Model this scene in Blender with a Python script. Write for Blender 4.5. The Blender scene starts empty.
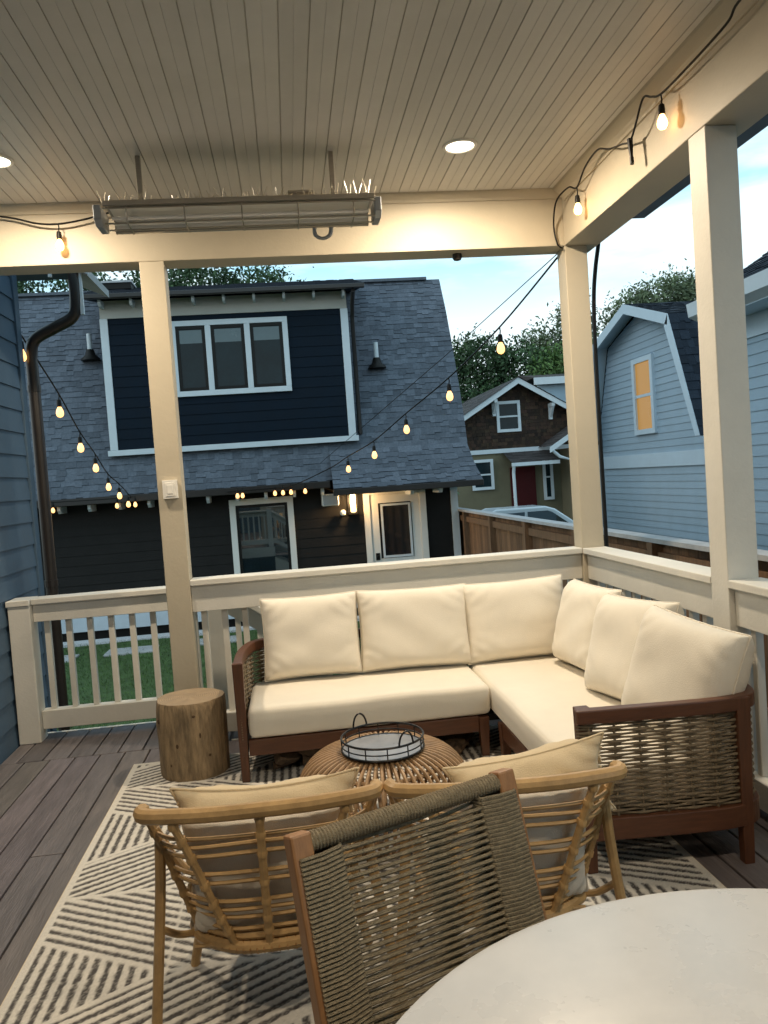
import bpy, math, random
import numpy as np
from mathutils import Vector, Matrix
random.seed(7); rng=np.random.default_rng(7)
sc=bpy.context.scene; COL=sc.collection
R=math.radians
# ------------------------------------------------------------------ materials
def lin(h):
    h=h.lstrip('#'); o=[]
    for i in (0,2,4):
        c=int(h[i:i+2],16)/255; o.append(c/12.92 if c<=.04045 else ((c+.055)/1.055)**2.4)
    return o
MATS={}
def mat(name,col,rough=.6,var=.12,scale=6,stretch=(1,1,1),bump=0,bscale=40,metal=0,emit=None,estr=0,attr=False,spec=.5,coat=0,trans=0,fine=0,sheen=0):
    m=bpy.data.materials.new(name); m.use_nodes=True; n=m.node_tree.nodes; L=m.node_tree.links
    b=n['Principled BSDF']; b.inputs['Roughness'].default_value=rough; b.inputs['Metallic'].default_value=metal
    b.inputs['Specular IOR Level'].default_value=spec
    if coat: b.inputs['Coat Weight'].default_value=coat
    if trans: b.inputs['Transmission Weight'].default_value=trans
    if sheen: b.inputs['Sheen Weight'].default_value=sheen
    tc=n.new('ShaderNodeTexCoord'); mp=n.new('ShaderNodeMapping'); mp.inputs['Scale'].default_value=stretch
    L.new(tc.outputs['Object'],mp.inputs['Vector'])
    nz=n.new('ShaderNodeTexNoise'); nz.inputs['Scale'].default_value=scale; nz.inputs['Detail'].default_value=6; nz.inputs['Roughness'].default_value=.65
    L.new(mp.outputs[0],nz.inputs['Vector'])
    mr=n.new('ShaderNodeMapRange'); mr.inputs['From Min'].default_value=.25; mr.inputs['From Max'].default_value=.75
    mr.inputs['To Min'].default_value=1-var; mr.inputs['To Max'].default_value=1+var; L.new(nz.outputs['Fac'],mr.inputs['Value'])
    mx=n.new('ShaderNodeMix'); mx.data_type='RGBA'; mx.blend_type='MULTIPLY'; mx.inputs[0].default_value=1
    c=list(col)+[1]; mx.inputs[6].default_value=c; L.new(mr.outputs[0],mx.inputs[7])
    out=mx.outputs[2]
    if attr:
        at=n.new('ShaderNodeAttribute'); at.attribute_name='Col'
        m2=n.new('ShaderNodeMix'); m2.data_type='RGBA'; m2.blend_type='MULTIPLY'; m2.inputs[0].default_value=1
        L.new(out,m2.inputs[6]); L.new(at.outputs['Color'],m2.inputs[7]); out=m2.outputs[2]
    L.new(out,b.inputs['Base Color'])
    if rough<.1: MATS[name]=m; b.inputs['IOR'].default_value=1.9; return m
    rr=n.new('ShaderNodeMapRange'); rr.inputs['To Min'].default_value=max(0,rough-.1); rr.inputs['To Max'].default_value=min(1,rough+.1)
    L.new(nz.outputs['Fac'],rr.inputs['Value']); L.new(rr.outputs[0],b.inputs['Roughness'])
    if bump:
        n2=n.new('ShaderNodeTexNoise'); n2.inputs['Scale'].default_value=bscale; n2.inputs['Detail'].default_value=4; L.new(mp.outputs[0],n2.inputs['Vector'])
        bp=n.new('ShaderNodeBump'); bp.inputs['Strength'].default_value=bump; bp.inputs['Distance'].default_value=.01
        L.new(n2.outputs['Fac'],bp.inputs['Height']); L.new(bp.outputs[0],b.inputs['Normal'])
    if emit:
        b.inputs['Emission Color'].default_value=list(emit)+[1]; b.inputs['Emission Strength'].default_value=estr
    MATS[name]=m; return m
WARM=(1.0,.55,.2)
white=mat('porch_paint',(.68,.655,.59),.5,.09,2.2,bump=.12,bscale=60)
cream=mat('beam_paint',(.50,.44,.335),.5,.08,1.8,bump=.1,bscale=50)
ceilm=mat('ceiling_paint',(.62,.60,.56),.45,.07,2.5,attr=True,bump=.05,bscale=30)
extwhite=mat('exterior_white_trim',(.62,.68,.72),.55,.06,4)
deckm=mat('deck_board',(.132,.117,.115),.5,.35,5,(6,.6,1),bump=.35,bscale=25,attr=True)
navy=mat('navy_siding',(.003,.0095,.019),.65,.2,3,bump=.1,spec=.15)
darks=mat('charcoal_siding',(.019,.0175,.0165),.6,.2,3,bump=.1,spec=.15)
bluewall=mat('slate_blue_siding',(.065,.11,.165),.6,.15,3,bump=.1,spec=.2)
skyblue=mat('pale_blue_siding',(.31,.42,.51),.6,.09,2.5,bump=.1,attr=True)
skytrim=mat('pale_blue_trim',(.52,.64,.73),.55,.06,3)
shing=mat('grey_shingle',(.13,.148,.175),.9,.25,30,bump=.5,bscale=120,attr=True,spec=.15)
shingd=mat('dark_shingle',(.022,.030,.042),.9,.25,30,bump=.5,bscale=120,attr=True,spec=.15)
shingb=mat('brown_shingle',(.055,.047,.045),.9,.25,20,bump=.5,bscale=100,attr=True)
shake=mat('brown_shake',(.045,.026,.016),.85,.4,8,bump=.4,attr=True)
stucco=mat('olive_stucco',(.165,.145,.09),.9,.12,2,bump=.4,bscale=80)
bronze=mat('dark_bronze_metal',(.018,.014,.012),.35,.2,5,spec=.5)
black=mat('black_plastic',(.012,.011,.010),.45,.2,8,spec=.2)
blackmetal=mat('black_metal',(.02,.018,.017),.35,.15,8,metal=.6)
steel=mat('heater_steel',(.46,.42,.36),.33,.12,8,(1,8,8),metal=.85)
steelg=mat('heater_end_cap',(.32,.34,.36),.4,.1,8,metal=.4)
glassd=mat('upper_window_glass',(.010,.022,.027),.12,.35,2.2,spec=.2)
blindm=mat('blind_behind_glass',(.10,.145,.16),.25,.1,4)
dimglass=mat('dark_glass',(.012,.016,.02),.04,.1,2,spec=.9)
glassw=mat('window_glass',(.012,.022,.027),.02,.4,1.5,spec=1)
lampglass=mat('bulb_glass',(.9,.6,.3),.2,.02,2,emit=(1,.5,.16),estr=11)
lampglass2=mat('yard_bulb_glass',(.9,.6,.3),.2,.02,2,emit=(1,.50,.17),estr=2.6)
canm=mat('can_lens',(.9,.9,.85),.4,.02,2,emit=(1,.86,.66),estr=9)
sconcem=mat('sconce_glass',(.9,.8,.6),.3,.02,2,emit=(1,.68,.32),estr=3.2)
amber=mat('lit_window',(.10,.05,.01),.3,.25,1.2,emit=(.62,.32,.075),estr=.60,spec=.15)
teak=mat('teak_wood',(.098,.037,.017),.42,.35,9,(7,7,.7),bump=.1,bscale=30)
teakx=mat('teak_wood_rail',(.098,.037,.017),.42,.3,9,(.8,7,7),bump=.1,bscale=30)
lightw=mat('acacia_wood',(.34,.17,.07),.45,.25,9,(6,6,.8),bump=.1)
rope=mat('taupe_rope',(.19,.145,.092),.85,.3,60,bump=.6,bscale=250)
rope2=mat('olive_rope',(.29,.235,.15),.85,.35,70,bump=.8,bscale=300)
rattan=mat('rattan_cane',(.47,.295,.125),.42,.28,14,(1,1,1),bump=.15,bscale=60)
rattanb=mat('rattan_binding',(.36,.19,.065),.5,.3,60,bump=.4,bscale=200)
rattand=mat('aged_rattan',(.36,.22,.11),.5,.3,20,bump=.2,bscale=90)
fabric=mat('cream_canvas',(.77,.71,.60),.9,.05,4,bump=.22,bscale=260,sheen=.2)
fabricg=mat('greige_cushion',(.74,.68,.58),.9,.08,5,bump=.25,bscale=300,sheen=.2)
fabricp=mat('oatmeal_pillow',(.70,.56,.36),.9,.08,5,bump=.3,bscale=250,sheen=.2)
stone=mat('pale_table_top',(.55,.545,.54),.28,.13,2.4,bump=.03)
traym=mat('galvanised_tray',(.38,.38,.40),.3,.25,7,metal=.5)
barkm=mat('stump_side',(.29,.205,.115),.7,.62,6,(5,5,1.1),bump=.7,bscale=13)
stumpt=mat('stump_top',(.34,.25,.155),.65,.2,12,bump=.2,bscale=40)
logm=mat('firewood',(.075,.048,.027),.8,.5,9,(4,4,1),bump=.6,bscale=30)
turf=mat('turf',(.052,.105,.028),.95,.5,6,bump=.9,bscale=300)
earth=mat('ground_earth',(.06,.07,.04),.95,.3,1.5,bump=.4,bscale=20)
conc=mat('concrete',(.34,.36,.37),.9,.12,5,bump=.2)
concw=mat('pale_concrete',(.55,.62,.68),.8,.08,5,bump=.1)
gravelm=mat('white_gravel',(.55,.58,.6),.9,.5,50,bump=1,bscale=90)
fencem=mat('cedar_fence',(.17,.095,.05),.8,.4,6,(6,6,.8),bump=.3,bscale=30,attr=True)
fencecap=mat('weathered_cap',(.42,.43,.44),.8,.2,6)
leafd=mat('dark_leaves',(.055,.112,.045),.75,.3,2,attr=True)
leafm=mat('mid_leaves',(.11,.20,.055),.75,.3,2,attr=True)
leafp=mat('pale_leaves',(.15,.20,.11),.75,.3,2,attr=True)
barkt=mat('tree_bark',(.045,.035,.027),.9,.3,6,bump=.6)
carw=mat('white_car_paint',(.55,.60,.64),.25,.03,2,coat=.4)
redd=mat('red_door',(.06,.006,.007),.5,.1,4,spec=.15)
rubber=mat('tyre_rubber',(.015,.015,.015),.8,.1,8)
rugm=mat('rug_weave',(1,1,1),.95,.10,90,bump=.5,bscale=350,attr=True)
plasw=mat('white_plastic',(.80,.78,.73),.4,.03,4)
for mm in (leafd,leafm,leafp):
    b=mm.node_tree.nodes['Principled BSDF']; b.inputs['Subsurface Weight'].default_value=0
# stump top rings
# ------------------------------------------------------------------ mesh builder
class MB:
    def __init__(s): s.v=[];s.f=[];s.c=[];s.usec=False
    def add(s,vs,fs,col=None):
        o=len(s.v); s.v+= [tuple(p) for p in vs]; s.f+=[tuple(i+o for i in f) for f in fs]
        s.c+=[col if col is not None else (1,1,1)]*len(fs)
        if col is not None: s.usec=True
        return s
    def box(s,x0,y0,z0,x1,y1,z1,col=None):
        x0,x1=sorted((x0,x1));y0,y1=sorted((y0,y1));z0,z1=sorted((z0,z1))
        return s.add([(x0,y0,z0),(x1,y0,z0),(x1,y1,z0),(x0,y1,z0),(x0,y0,z1),(x1,y0,z1),(x1,y1,z1),(x0,y1,z1)],
          [(3,2,1,0),(4,5,6,7),(0,1,5,4),(1,2,6,5),(2,3,7,6),(3,0,4,7)],col)
    def bar(s,p,q,w,h,col=None,up=(0,0,1),w2=None,h2=None):
        p=Vector(p);q=Vector(q);d=(q-p).normalized();u=Vector(up)
        if abs(d.dot(u))>.97: u=Vector((0,1,0))
        a=d.cross(u).normalized();b=a.cross(d).normalized(); vs=[]
        for c,ww,hh in ((p,w,h),(q,w2 or w,h2 or h)):
            vs+=[c-a*ww/2-b*hh/2,c+a*ww/2-b*hh/2,c+a*ww/2+b*hh/2,c-a*ww/2+b*hh/2]
        return s.add(vs,[(0,1,2,3),(7,6,5,4),(0,4,5,1),(1,5,6,2),(2,6,7,3),(3,7,4,0)],col)
    def tube(s,pts,r,n=8,closed=False,col=None):
        P=[Vector(p) for p in pts];N=len(P);rs=r if isinstance(r,(list,tuple)) else [r]*N
        vs=[];prev=None
        for i in range(N):
            if closed: t=(P[(i+1)%N]-P[i-1])
            else: t=P[min(i+1,N-1)]-P[max(i-1,0)]
            t=t.normalized() if t.length>1e-9 else Vector((0,0,1))
            if prev is None:
                u=Vector((0,0,1)) if abs(t.z)<.9 else Vector((1,0,0)); a=t.cross(u).normalized()
            else:
                a=(prev-t*prev.dot(t)); a=a.normalized() if a.length>1e-6 else t.cross(Vector((0,0,1))).normalized()
            prev=a;b=t.cross(a)
            for k in range(n):
                g=2*math.pi*k/n; vs.append(P[i]+(a*math.cos(g)+b*math.sin(g))*rs[i])
        fs=[]
        for i in range(N if closed else N-1):
            j=(i+1)%N
            for k in range(n): fs.append((i*n+k,i*n+(k+1)%n,j*n+(k+1)%n,j*n+k))
        if not closed: fs+= [tuple(range(n))[::-1],tuple((N-1)*n+k for k in range(n))]
        return s.add(vs,fs,col)
    def lathe(s,prof,c,n=24,col=None,cap=True):
        vs=[];m=len(prof)
        for (r,z) in prof:
            for k in range(n):
                g=2*math.pi*k/n; vs.append((c[0]+r*math.cos(g),c[1]+r*math.sin(g),c[2]+z))
        fs=[]
        for i in range(m-1):
            for k in range(n): fs.append((i*n+k,i*n+(k+1)%n,(i+1)*n+(k+1)%n,(i+1)*n+k))
        if cap: fs+=[tuple(range(n))[::-1],tuple((m-1)*n+k for k in range(n))]
        return s.add(vs,fs,col)
    def prism(s,poly,axis,d0,d1,col=None):
        # poly 2D in the other two axes order
        def P(a,b,d):
            return {0:(d,a,b),1:(a,d,b),2:(a,b,d)}[axis]
        n=len(poly); vs=[P(a,b,d0) for a,b in poly]+[P(a,b,d1) for a,b in poly]
        fs=[tuple(range(n)),tuple(range(2*n-1,n-1,-1))]+[(i,i+n,(i+1)%n+n,(i+1)%n) for i in range(n)]
        return s.add(vs,fs,col)
    def move(s,M,start=0):
        for i in range(start,len(s.v)): s.v[i]=tuple(M@Vector(s.v[i]))
        return s
ORG={}
def obj(name,mb,m,parent=None,smooth=False,bevel=0,kind=None,sub=0,label=None,auto=35):
    if parent is not None: org=ORG.get(parent.name,Vector())
    else:
        a=np.array(mb.v); org=Vector(((a[:,0].min()+a[:,0].max())/2,(a[:,1].min()+a[:,1].max())/2,a[:,2].min()))
    me=bpy.data.meshes.new(name); a=np.array(mb.v)-np.array(org)
    me.from_pydata(a.tolist(),[],mb.f); me.materials.append(m)
    if mb.usec:
        at=me.color_attributes.new('Col','FLOAT_COLOR','CORNER')
        arr=np.ones((len(me.loops),4),dtype=np.float32); cnt=[len(f) for f in mb.f]
        arr[:,:3]=np.repeat(np.array(mb.c,dtype=np.float32),cnt,axis=0); at.data.foreach_set('color',arr.ravel())
    elif any(nd.type=='ATTRIBUTE' for nd in m.node_tree.nodes):
        at=me.color_attributes.new('Col','FLOAT_COLOR','CORNER'); at.data.foreach_set('color',np.ones(len(me.loops)*4,dtype=np.float32))
    import bmesh
    bm=bmesh.new(); bm.from_mesh(me); bmesh.ops.recalc_face_normals(bm,faces=bm.faces) if len(me.polygons)<60000 else None
    bm.to_mesh(me); bm.free()
    if smooth:
        me.polygons.foreach_set('use_smooth',[True]*len(me.polygons))
        if auto and not sub: me.set_sharp_from_angle(angle=R(auto))
    o=bpy.data.objects.new(name,me); COL.objects.link(o)
    if parent is not None: o.parent=parent; ORG[o.name]=org.copy()
    else: o.location=org; ORG[o.name]=org.copy()
    if bevel:
        bv=o.modifiers.new('bevel','BEVEL'); bv.width=bevel; bv.segments=2; bv.limit_method='ANGLE'; bv.angle_limit=R(40)
    if sub:
        sb=o.modifiers.new('sub','SUBSURF'); sb.levels=sub; sb.render_levels=sub
    if kind: o['kind']=kind
    if label: o['label']=label
    return o
def tag(o,label,cat,group=None,kind=None):
    if label: o['label']=label
    if cat: o['category']=cat
    if group: o['group']=group
    if kind: o['kind']=kind
    return o
def thing(name,label,cat,loc=(0,0,0),group=None):
    o=bpy.data.objects.new(name,None); COL.objects.link(o); o.location=loc; o.empty_display_size=.1
    ORG[o.name]=Vector(loc); return tag(o,label,cat,group)
def dup(o,parent=None):
    c=o.copy(); COL.objects.link(c)
    if parent is not None: c.parent=parent
    for ch in list(o.children): dup(ch,c)
    return c
def rv(a): return random.uniform(-a,a)
# ------------------------------------------------------------------ camera
F,YAW,PIT,ROL=800.246,.115,-.044,.07
CAM=Vector((-1.91,-5.148,1.618))
fw=Vector((math.sin(YAW)*math.cos(PIT),math.cos(YAW)*math.cos(PIT),math.sin(PIT)))
r0=Vector((math.cos(YAW),-math.sin(YAW),0));u0=r0.cross(fw)
rt=r0*math.cos(ROL)-u0*math.sin(ROL);up=r0*math.sin(ROL)+u0*math.cos(ROL)
cd=bpy.data.cameras.new('camera');cam=bpy.data.objects.new('camera',cd);COL.objects.link(cam);sc.camera=cam
cd.sensor_fit='VERTICAL';cd.sensor_height=36;cd.lens=F/1024*36;cd.clip_end=500;cd.clip_start=.02
M=Matrix((rt,up,-fw)).transposed().to_4x4();M.translation=CAM;cam.matrix_world=M
# ------------------------------------------------------------------ generic builders
def lap(mb,A,B,z0,z1,exp,out,ext=None,var=.05,depth=.012):
    """lapped boards on a wall from A to B (xy), outward normal out; ext(z)->(t0,t1) along the wall in metres"""
    A=Vector((*A,0));B=Vector((*B,0));d=(B-A);Ln=d.length;d.normalize();o=Vector((*out,0))
    z=z0
    while z<z1-1e-6:
        zt=min(z+exp,z1)
        e0=ext(z) if ext else (0,Ln); e1=ext(zt) if ext else (0,Ln)
        if e0[1]-e0[0]>.02 and e1[1]-e1[0]>=0:
            k=1+rv(var)
            a=A+d*e0[0];b=A+d*e0[1];c=A+d*e1[1];g=A+d*e1[0]
            a0=a+o*depth;b0=b+o*depth;c0=c+o*.001;g0=g+o*.001
            vs=[a0+Vector((0,0,z)),b0+Vector((0,0,z)),c0+Vector((0,0,zt)),g0+Vector((0,0,zt)),a+Vector((0,0,z)),b+Vector((0,0,z))]
            mb.add(vs,[(0,1,2,3),(4,5,1,0)],(k,k,k))
        z=zt
def shingle(mb,P,L,u0,u1,exp=.104,tab=(.08,.17),thick=(.004,.016),lo=.72,hi=1.10):
    """P(u,s)->(point,normal)"""
    n=max(1,int(round(L/exp)));e=L/n
    for i in range(n):
        u=u0+ (rv(.1) if i else 0); row=1+rv(.07)
        u=u0
        while u<u1-1e-4:
            w=min(random.uniform(*tab),u1-u)
            if u1-u-w<.05:w=u1-u
            t=random.uniform(*thick);k=row*random.uniform(lo,hi); drop=random.choice((0,0,.03))
            s0=i*e-drop;s1=(i+1)*e+.01
            (a,n0),(b,_)=P(u,s0),P(u+w,s0);(c,n1),(d,_)=P(u+w,s1),P(u,s1)
            a2=a+n0*t;b2=b+n0*t
            mb.add([a2,b2,c+n1*.001,d+n1*.001],[(0,1,2,3)],(k*.98,k,k*1.03));mb.add([a2,b2,a,b,d,c],[(2,3,1,0),(0,4,2),(1,3,5)],(.3,.3,.32))  # butt and side faces coloured dark, painting the shadow line beneath each tab
            u+=w
def profP(prof,f):
    """prof: list of 2D pts (h,z) -> P(u,s) using f(u,h,z)->Vector; normal from profile"""
    pts=[Vector(p) for p in prof];seg=[(pts[i+1]-pts[i]).length for i in range(len(pts)-1)];tot=sum(seg)
    def P(u,s):
        s_=s
        for i,l in enumerate(seg):
            if s_<=l or i==len(seg)-1:
                t=s_/l;p=pts[i].lerp(pts[i+1],min(t,1)) if t>=0 else pts[i]+(pts[i+1]-pts[i])*t
                dd=(pts[i+1]-pts[i]).normalized();nn=Vector((-dd.y,dd.x))
                if nn.y<0: nn=-nn
                o=f(u,p.x,p.y);q=f(u,p.x+nn.x,p.y+nn.y)
                return o,(q-o)
            s_-=l
    return P,tot
def frame_box(mb,x0,z0,x1,z1,y0,y1,w):
    """a rectangular frame in the xz plane"""
    mb.box(x0,y0,z1-w,x1,y1,z1);mb.box(x0,y0,z0,x1,y1,z0+w);mb.box(x0,y0,z0+w,x0+w,y1,z1-w);mb.box(x1-w,y0,z0+w,x1,y1,z1-w)
def cushion(mb,w,h,T,edge=.02,p=5,q=.5,N=34,pinch=.05,wr=.006,seed=0):
    """pillow in the xz plane centred at origin, thickness along y"""
    rg=np.random.default_rng(seed);ph=rg.uniform(0,6.28,8);fr=rg.uniform(2,6,8)
    def S(u,v,sg):
        x=w/2*u*(1-pinch*(1-v*v)*abs(u)**3);z=h/2*v*(1-pinch*(1-u*u)*abs(v)**3)
        t=max(0,(1-abs(u)**p))*max(0,(1-abs(v)**p));y=T/2*t**q+edge*.0
        n=sum(math.sin(fr[i]*(u*math.cos(ph[i])+v*math.sin(ph[i]))*1.6+ph[i]) for i in range(8))/8
        e=max(abs(u),abs(v));crn=abs(u*v)
        y+=wr*n*t**.3*2+wr*1.2*math.sin(9*(u*v)*3+ph[0]+sg)*crn*t**.4+.0035*(math.sin(26*v+ph[1]+2*math.sin(9*v))*math.exp(-((1-abs(u))/.10)**2)+math.sin(30*u+ph[2]+2*math.sin(8*u))*math.exp(-((1-abs(v))/.10)**2))*min(1,t*6)
        return (x,sg*y,z)
    g=[math.sin(math.pi/2*(-1+2*i/N))*.5+.5*(-1+2*i/N) for i in range(N+1)]
    vs=[];idx={}
    for sg in (1,-1):
        for i in range(N+1):
            for j in range(N+1):
                e=i in(0,N) or j in(0,N)
                if e and sg==-1: idx[(sg,i,j)]=idx[(1,i,j)];continue
                idx[(sg,i,j)]=len(vs);vs.append(S(g[i],g[j],sg))
    fs=[]
    for sg in (1,-1):
        for i in range(N):
            for j in range(N):
                q4=(idx[(sg,i,j)],idx[(sg,i+1,j)],idx[(sg,i+1,j+1)],idx[(sg,i,j+1)])
                fs.append(q4 if sg==-1 else q4[::-1])
    st=len(mb.v);mb.add(vs,fs)
    # piping round the seam
    ring=[vs[idx[(1,i,0)]] for i in range(N)]+[vs[idx[(1,N,j)]] for j in range(N)]+[vs[idx[(1,i,N)]] for i in range(N,0,-1)]+[vs[idx[(1,0,j)]] for j in range(N,0,-1)]
    mb.tube(ring,.005,5,closed=True)
    return st
def slab(mb,x0,y0,z0,x1,y1,z1,r=.034,puff=.005,N=26,seed=0):
    """soft seat cushion with rounded edges"""
    rg=np.random.default_rng(seed);ph=rg.uniform(0,6.28,6)
    cx,cy,cz=(x0+x1)/2,(y0+y1)/2,(z0+z1)/2;hx,hy,hz=(x1-x0)/2,(y1-y0)/2,(z1-z0)/2
    vs={};V=[];Fs=[]
    def key(p): return tuple(round(c,5) for c in p)
    def put(p):
        k=key(p)
        if k in vs:return vs[k]
        q=Vector((max(-hx+r,min(hx-r,p[0])),max(-hy+r,min(hy-r,p[1])),max(-hz+r,min(hz-r,p[2]))))
        d=Vector(p)-q
        if d.length>1e-6:d=d.normalized()*r
        q=q+d;u,v=p[0]/hx,p[1]/hy
        bul=(1-abs(u)**4)*(1-abs(v)**4)
        q.z+= (puff*bul if p[2]>0 else 0)*(p[2]/hz)
        wv=.0025*sum(math.sin(5*(u*hx*math.cos(a)+v*hy*math.sin(a))*2+a*3) for a in ph)/2
        q+=Vector((0,0,wv)) if p[2]>0 else Vector()
        s=1-abs(p[2]/hz)**2
        if abs(u)>.99:q.x+=math.copysign(.004*s,u)
        if abs(v)>.99:q.y+=math.copysign(.004*s,v)
        vs[k]=len(V);V.append((cx+q.x,cy+q.y,cz+q.z));return vs[k]
    def lsp(h):
        e=[-h+r*t for t in (0,.12,.3,.55,1)]
        return e[:-1]+list(np.linspace(-h+r,h-r,N))+[-t for t in e[:-1]][::-1]
    X,Y=lsp(hx),lsp(hy);Z=[-hz,-hz+.12*r,-hz+.3*r,-hz+.55*r,-hz+r]+[0]+[hz-r,hz-.55*r,hz-.3*r,hz-.12*r,hz]
    for z in (-hz,hz):
        for i in range(len(X)-1):
            for j in range(len(Y)-1):
                Fs.append(tuple(put(p) for p in((X[i],Y[j],z),(X[i+1],Y[j],z),(X[i+1],Y[j+1],z),(X[i],Y[j+1],z))))
    for y in(-hy,hy):
        for i in range(len(X)-1):
            for k in range(len(Z)-1):Fs.append(tuple(put(p) for p in((X[i],y,Z[k]),(X[i+1],y,Z[k]),(X[i+1],y,Z[k+1]),(X[i],y,Z[k+1]))))
    for x in(-hx,hx):
        for j in range(len(Y)-1):
            for k in range(len(Z)-1):Fs.append(tuple(put(p) for p in((x,Y[j],Z[k]),(x,Y[j+1],Z[k]),(x,Y[j+1],Z[k+1]),(x,Y[j],Z[k+1]))))
    mb.add(V,Fs)
def smoothpath(pts,n=6):
    """Catmull-Rom through pts"""
    P=[Vector(p) for p in pts];out=[]
    for i in range(len(P)-1):
        a,b,c,d=P[max(i-1,0)],P[i],P[i+1],P[min(i+2,len(P)-1)]
        for k in range(n):
            t=k/n;out.append(.5*((2*b)+(c-a)*t+(2*a-5*b+4*c-d)*t*t+(3*b-a-3*c+d)*t**3))
    out.append(P[-1]);return out
# ------------------------------------------------------------------ world + sun
w=bpy.data.worlds.new('World');sc.world=w;w.use_nodes=True;n=w.node_tree.nodes;L=w.node_tree.links
bg=n['Background'];sky=n.new('ShaderNodeTexSky');sky.sky_type='NISHITA';sky.sun_disc=False
sky.sun_elevation=R(6);sky.sun_rotation=R(250)
tc=n.new('ShaderNodeTexCoord');sx=n.new('ShaderNodeSeparateXYZ');L.new(tc.outputs['Generated'],sx.inputs[0])
rp=n.new('ShaderNodeValToRGB');L.new(sx.outputs['Z'],rp.inputs['Fac'])
e=rp.color_ramp.elements;e[0].position=0;e[0].color=(.80,.90,.95,1);e[1].position=1;e[1].color=(.30,.48,.60,1)
for ps,cc in((.17,(.80,.95,1.0,1)),(.25,(.42,.76,.93,1)),(.38,(.30,.63,.83,1)),(.55,(.33,.60,.78,1))):
    x=rp.color_ramp.elements.new(ps);x.color=cc
mp=n.new('ShaderNodeMapping');mp.inputs['Scale'].default_value=(1,1,4.2);L.new(tc.outputs['Generated'],mp.inputs['Vector'])
nz=n.new('ShaderNodeTexNoise');nz.inputs['Scale'].default_value=3.1;nz.inputs['Detail'].default_value=7;nz.inputs['Roughness'].default_value=.55;L.new(mp.outputs[0],nz.inputs['Vector'])
mr=n.new('ShaderNodeMapRange');mr.inputs['From Min'].default_value=.45;mr.inputs['From Max'].default_value=.60;L.new(nz.outputs['Fac'],mr.inputs['Value'])
mul=n.new('ShaderNodeMath');mul.operation='MULTIPLY';mul.inputs[1].default_value=.85;L.new(mr.outputs[0],mul.inputs[0])
mxc=n.new('ShaderNodeMix');mxc.data_type='RGBA';L.new(mul.outputs[0],mxc.inputs[0]);L.new(rp.outputs[0],mxc.inputs[6]);mxc.inputs[7].default_value=(.84,.97,1.0,1)
sk=n.new('ShaderNodeMix');sk.data_type='RGBA';sk.blend_type='MULTIPLY';sk.inputs[0].default_value=1;L.new(sky.outputs[0],sk.inputs[6]);sk.inputs[7].default_value=(.08,.08,.08,1)
fin=n.new('ShaderNodeMix');fin.data_type='RGBA';fin.inputs[0].default_value=.88;L.new(sk.outputs[2],fin.inputs[6]);L.new(mxc.outputs[2],fin.inputs[7])
L.new(fin.outputs[2],bg.inputs['Color']);bg.inputs['Strength'].default_value=1.5
sl=bpy.data.lights.new('sun','SUN');sl.energy=.5;sl.angle=R(25);sl.color=(1,.93,.86);so=bpy.data.objects.new('sun',sl);COL.objects.link(so)
so.rotation_euler=(R(62),0,R(-70))
# ------------------------------------------------------------------ ground
mb=MB();xs=np.concatenate([[-200,-60],np.linspace(-20,40,31),[80,200]]);ys=np.concatenate([[-200,-40],np.linspace(-10,50,31),[120,300]])
def gz(x,y):
    t=min(1,max(0,(y-11)/6));return -.70-.7*t*t*(3-2*t)
vs=[(x,y,gz(x,y)) for x in xs for y in ys];ny=len(ys)
mb.add(vs,[(i*ny+j,(i+1)*ny+j,(i+1)*ny+j+1,i*ny+j+1) for i in range(len(xs)-1) for j in range(ny-1)])
obj('ground',mb,earth,kind='structure')
mb=MB();N=70
vs=[];X=np.linspace(-6.9,.8,N);Y=np.linspace(.4,7.55,N)
for x in X:
    for y in Y: vs.append((x,y,-.655+.008*math.sin(3.1*x+2*y)+random.uniform(0,.006)))
mb.add(vs,[(i*N+j,(i+1)*N+j,(i+1)*N+j+1,i*N+j+1) for i in range(N-1) for j in range(N-1)])
lawn=obj('lawn',mb,turf,kind='structure')
# grass blades
mb=MB()
for k in range(26000):
    x=random.uniform(-6.6,-1.2);y=random.uniform(1.2,7.5);h=random.uniform(.02,.05);a=random.uniform(0,6.28);k2=random.uniform(.7,1.4)
    dx,dy=math.cos(a)*.006,math.sin(a)*.006
    mb.add([(x-dx,y-dy,-.652),(x+dx,y+dy,-.652),(x+rv(.02),y+rv(.02),-.652+h)],[(0,1,2)],(k2,k2,k2))
turfa=mat('grass_blade',(.062,.125,.034),.8,.45,2.5,attr=True)
tag(obj('grass',mb,turfa,kind='stuff'),'short green grass covering the back yard',"grass")
# planting strip gravel + paving
mb=MB();mb.box(-6.9,7.62,-.69,.8,7.9,-.63);tag(obj('gravel_border',mb,gravelm,kind='stuff'),'pale gravel border along the foot of the garage wall','gravel')
for i,(x,y) in enumerate(((-5.45,6.55),(-4.35,6.72),(-3.2,6.9),(-2.1,7.0))):
    mb=MB();mb.box(x-.36,y-.22,-.66,x+.36,y+.22,-.625)
    tag(obj('stepping_stone',mb,conc,bevel=.012),['grey stepping stone in the grass nearest the blue house wall','second grey stepping stone from the blue house wall','third grey stepping stone from the blue house wall, seen beside the post','grey stepping stone farthest from the blue house wall'][i],'stepping stone','stepping stones in the grass')
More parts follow.
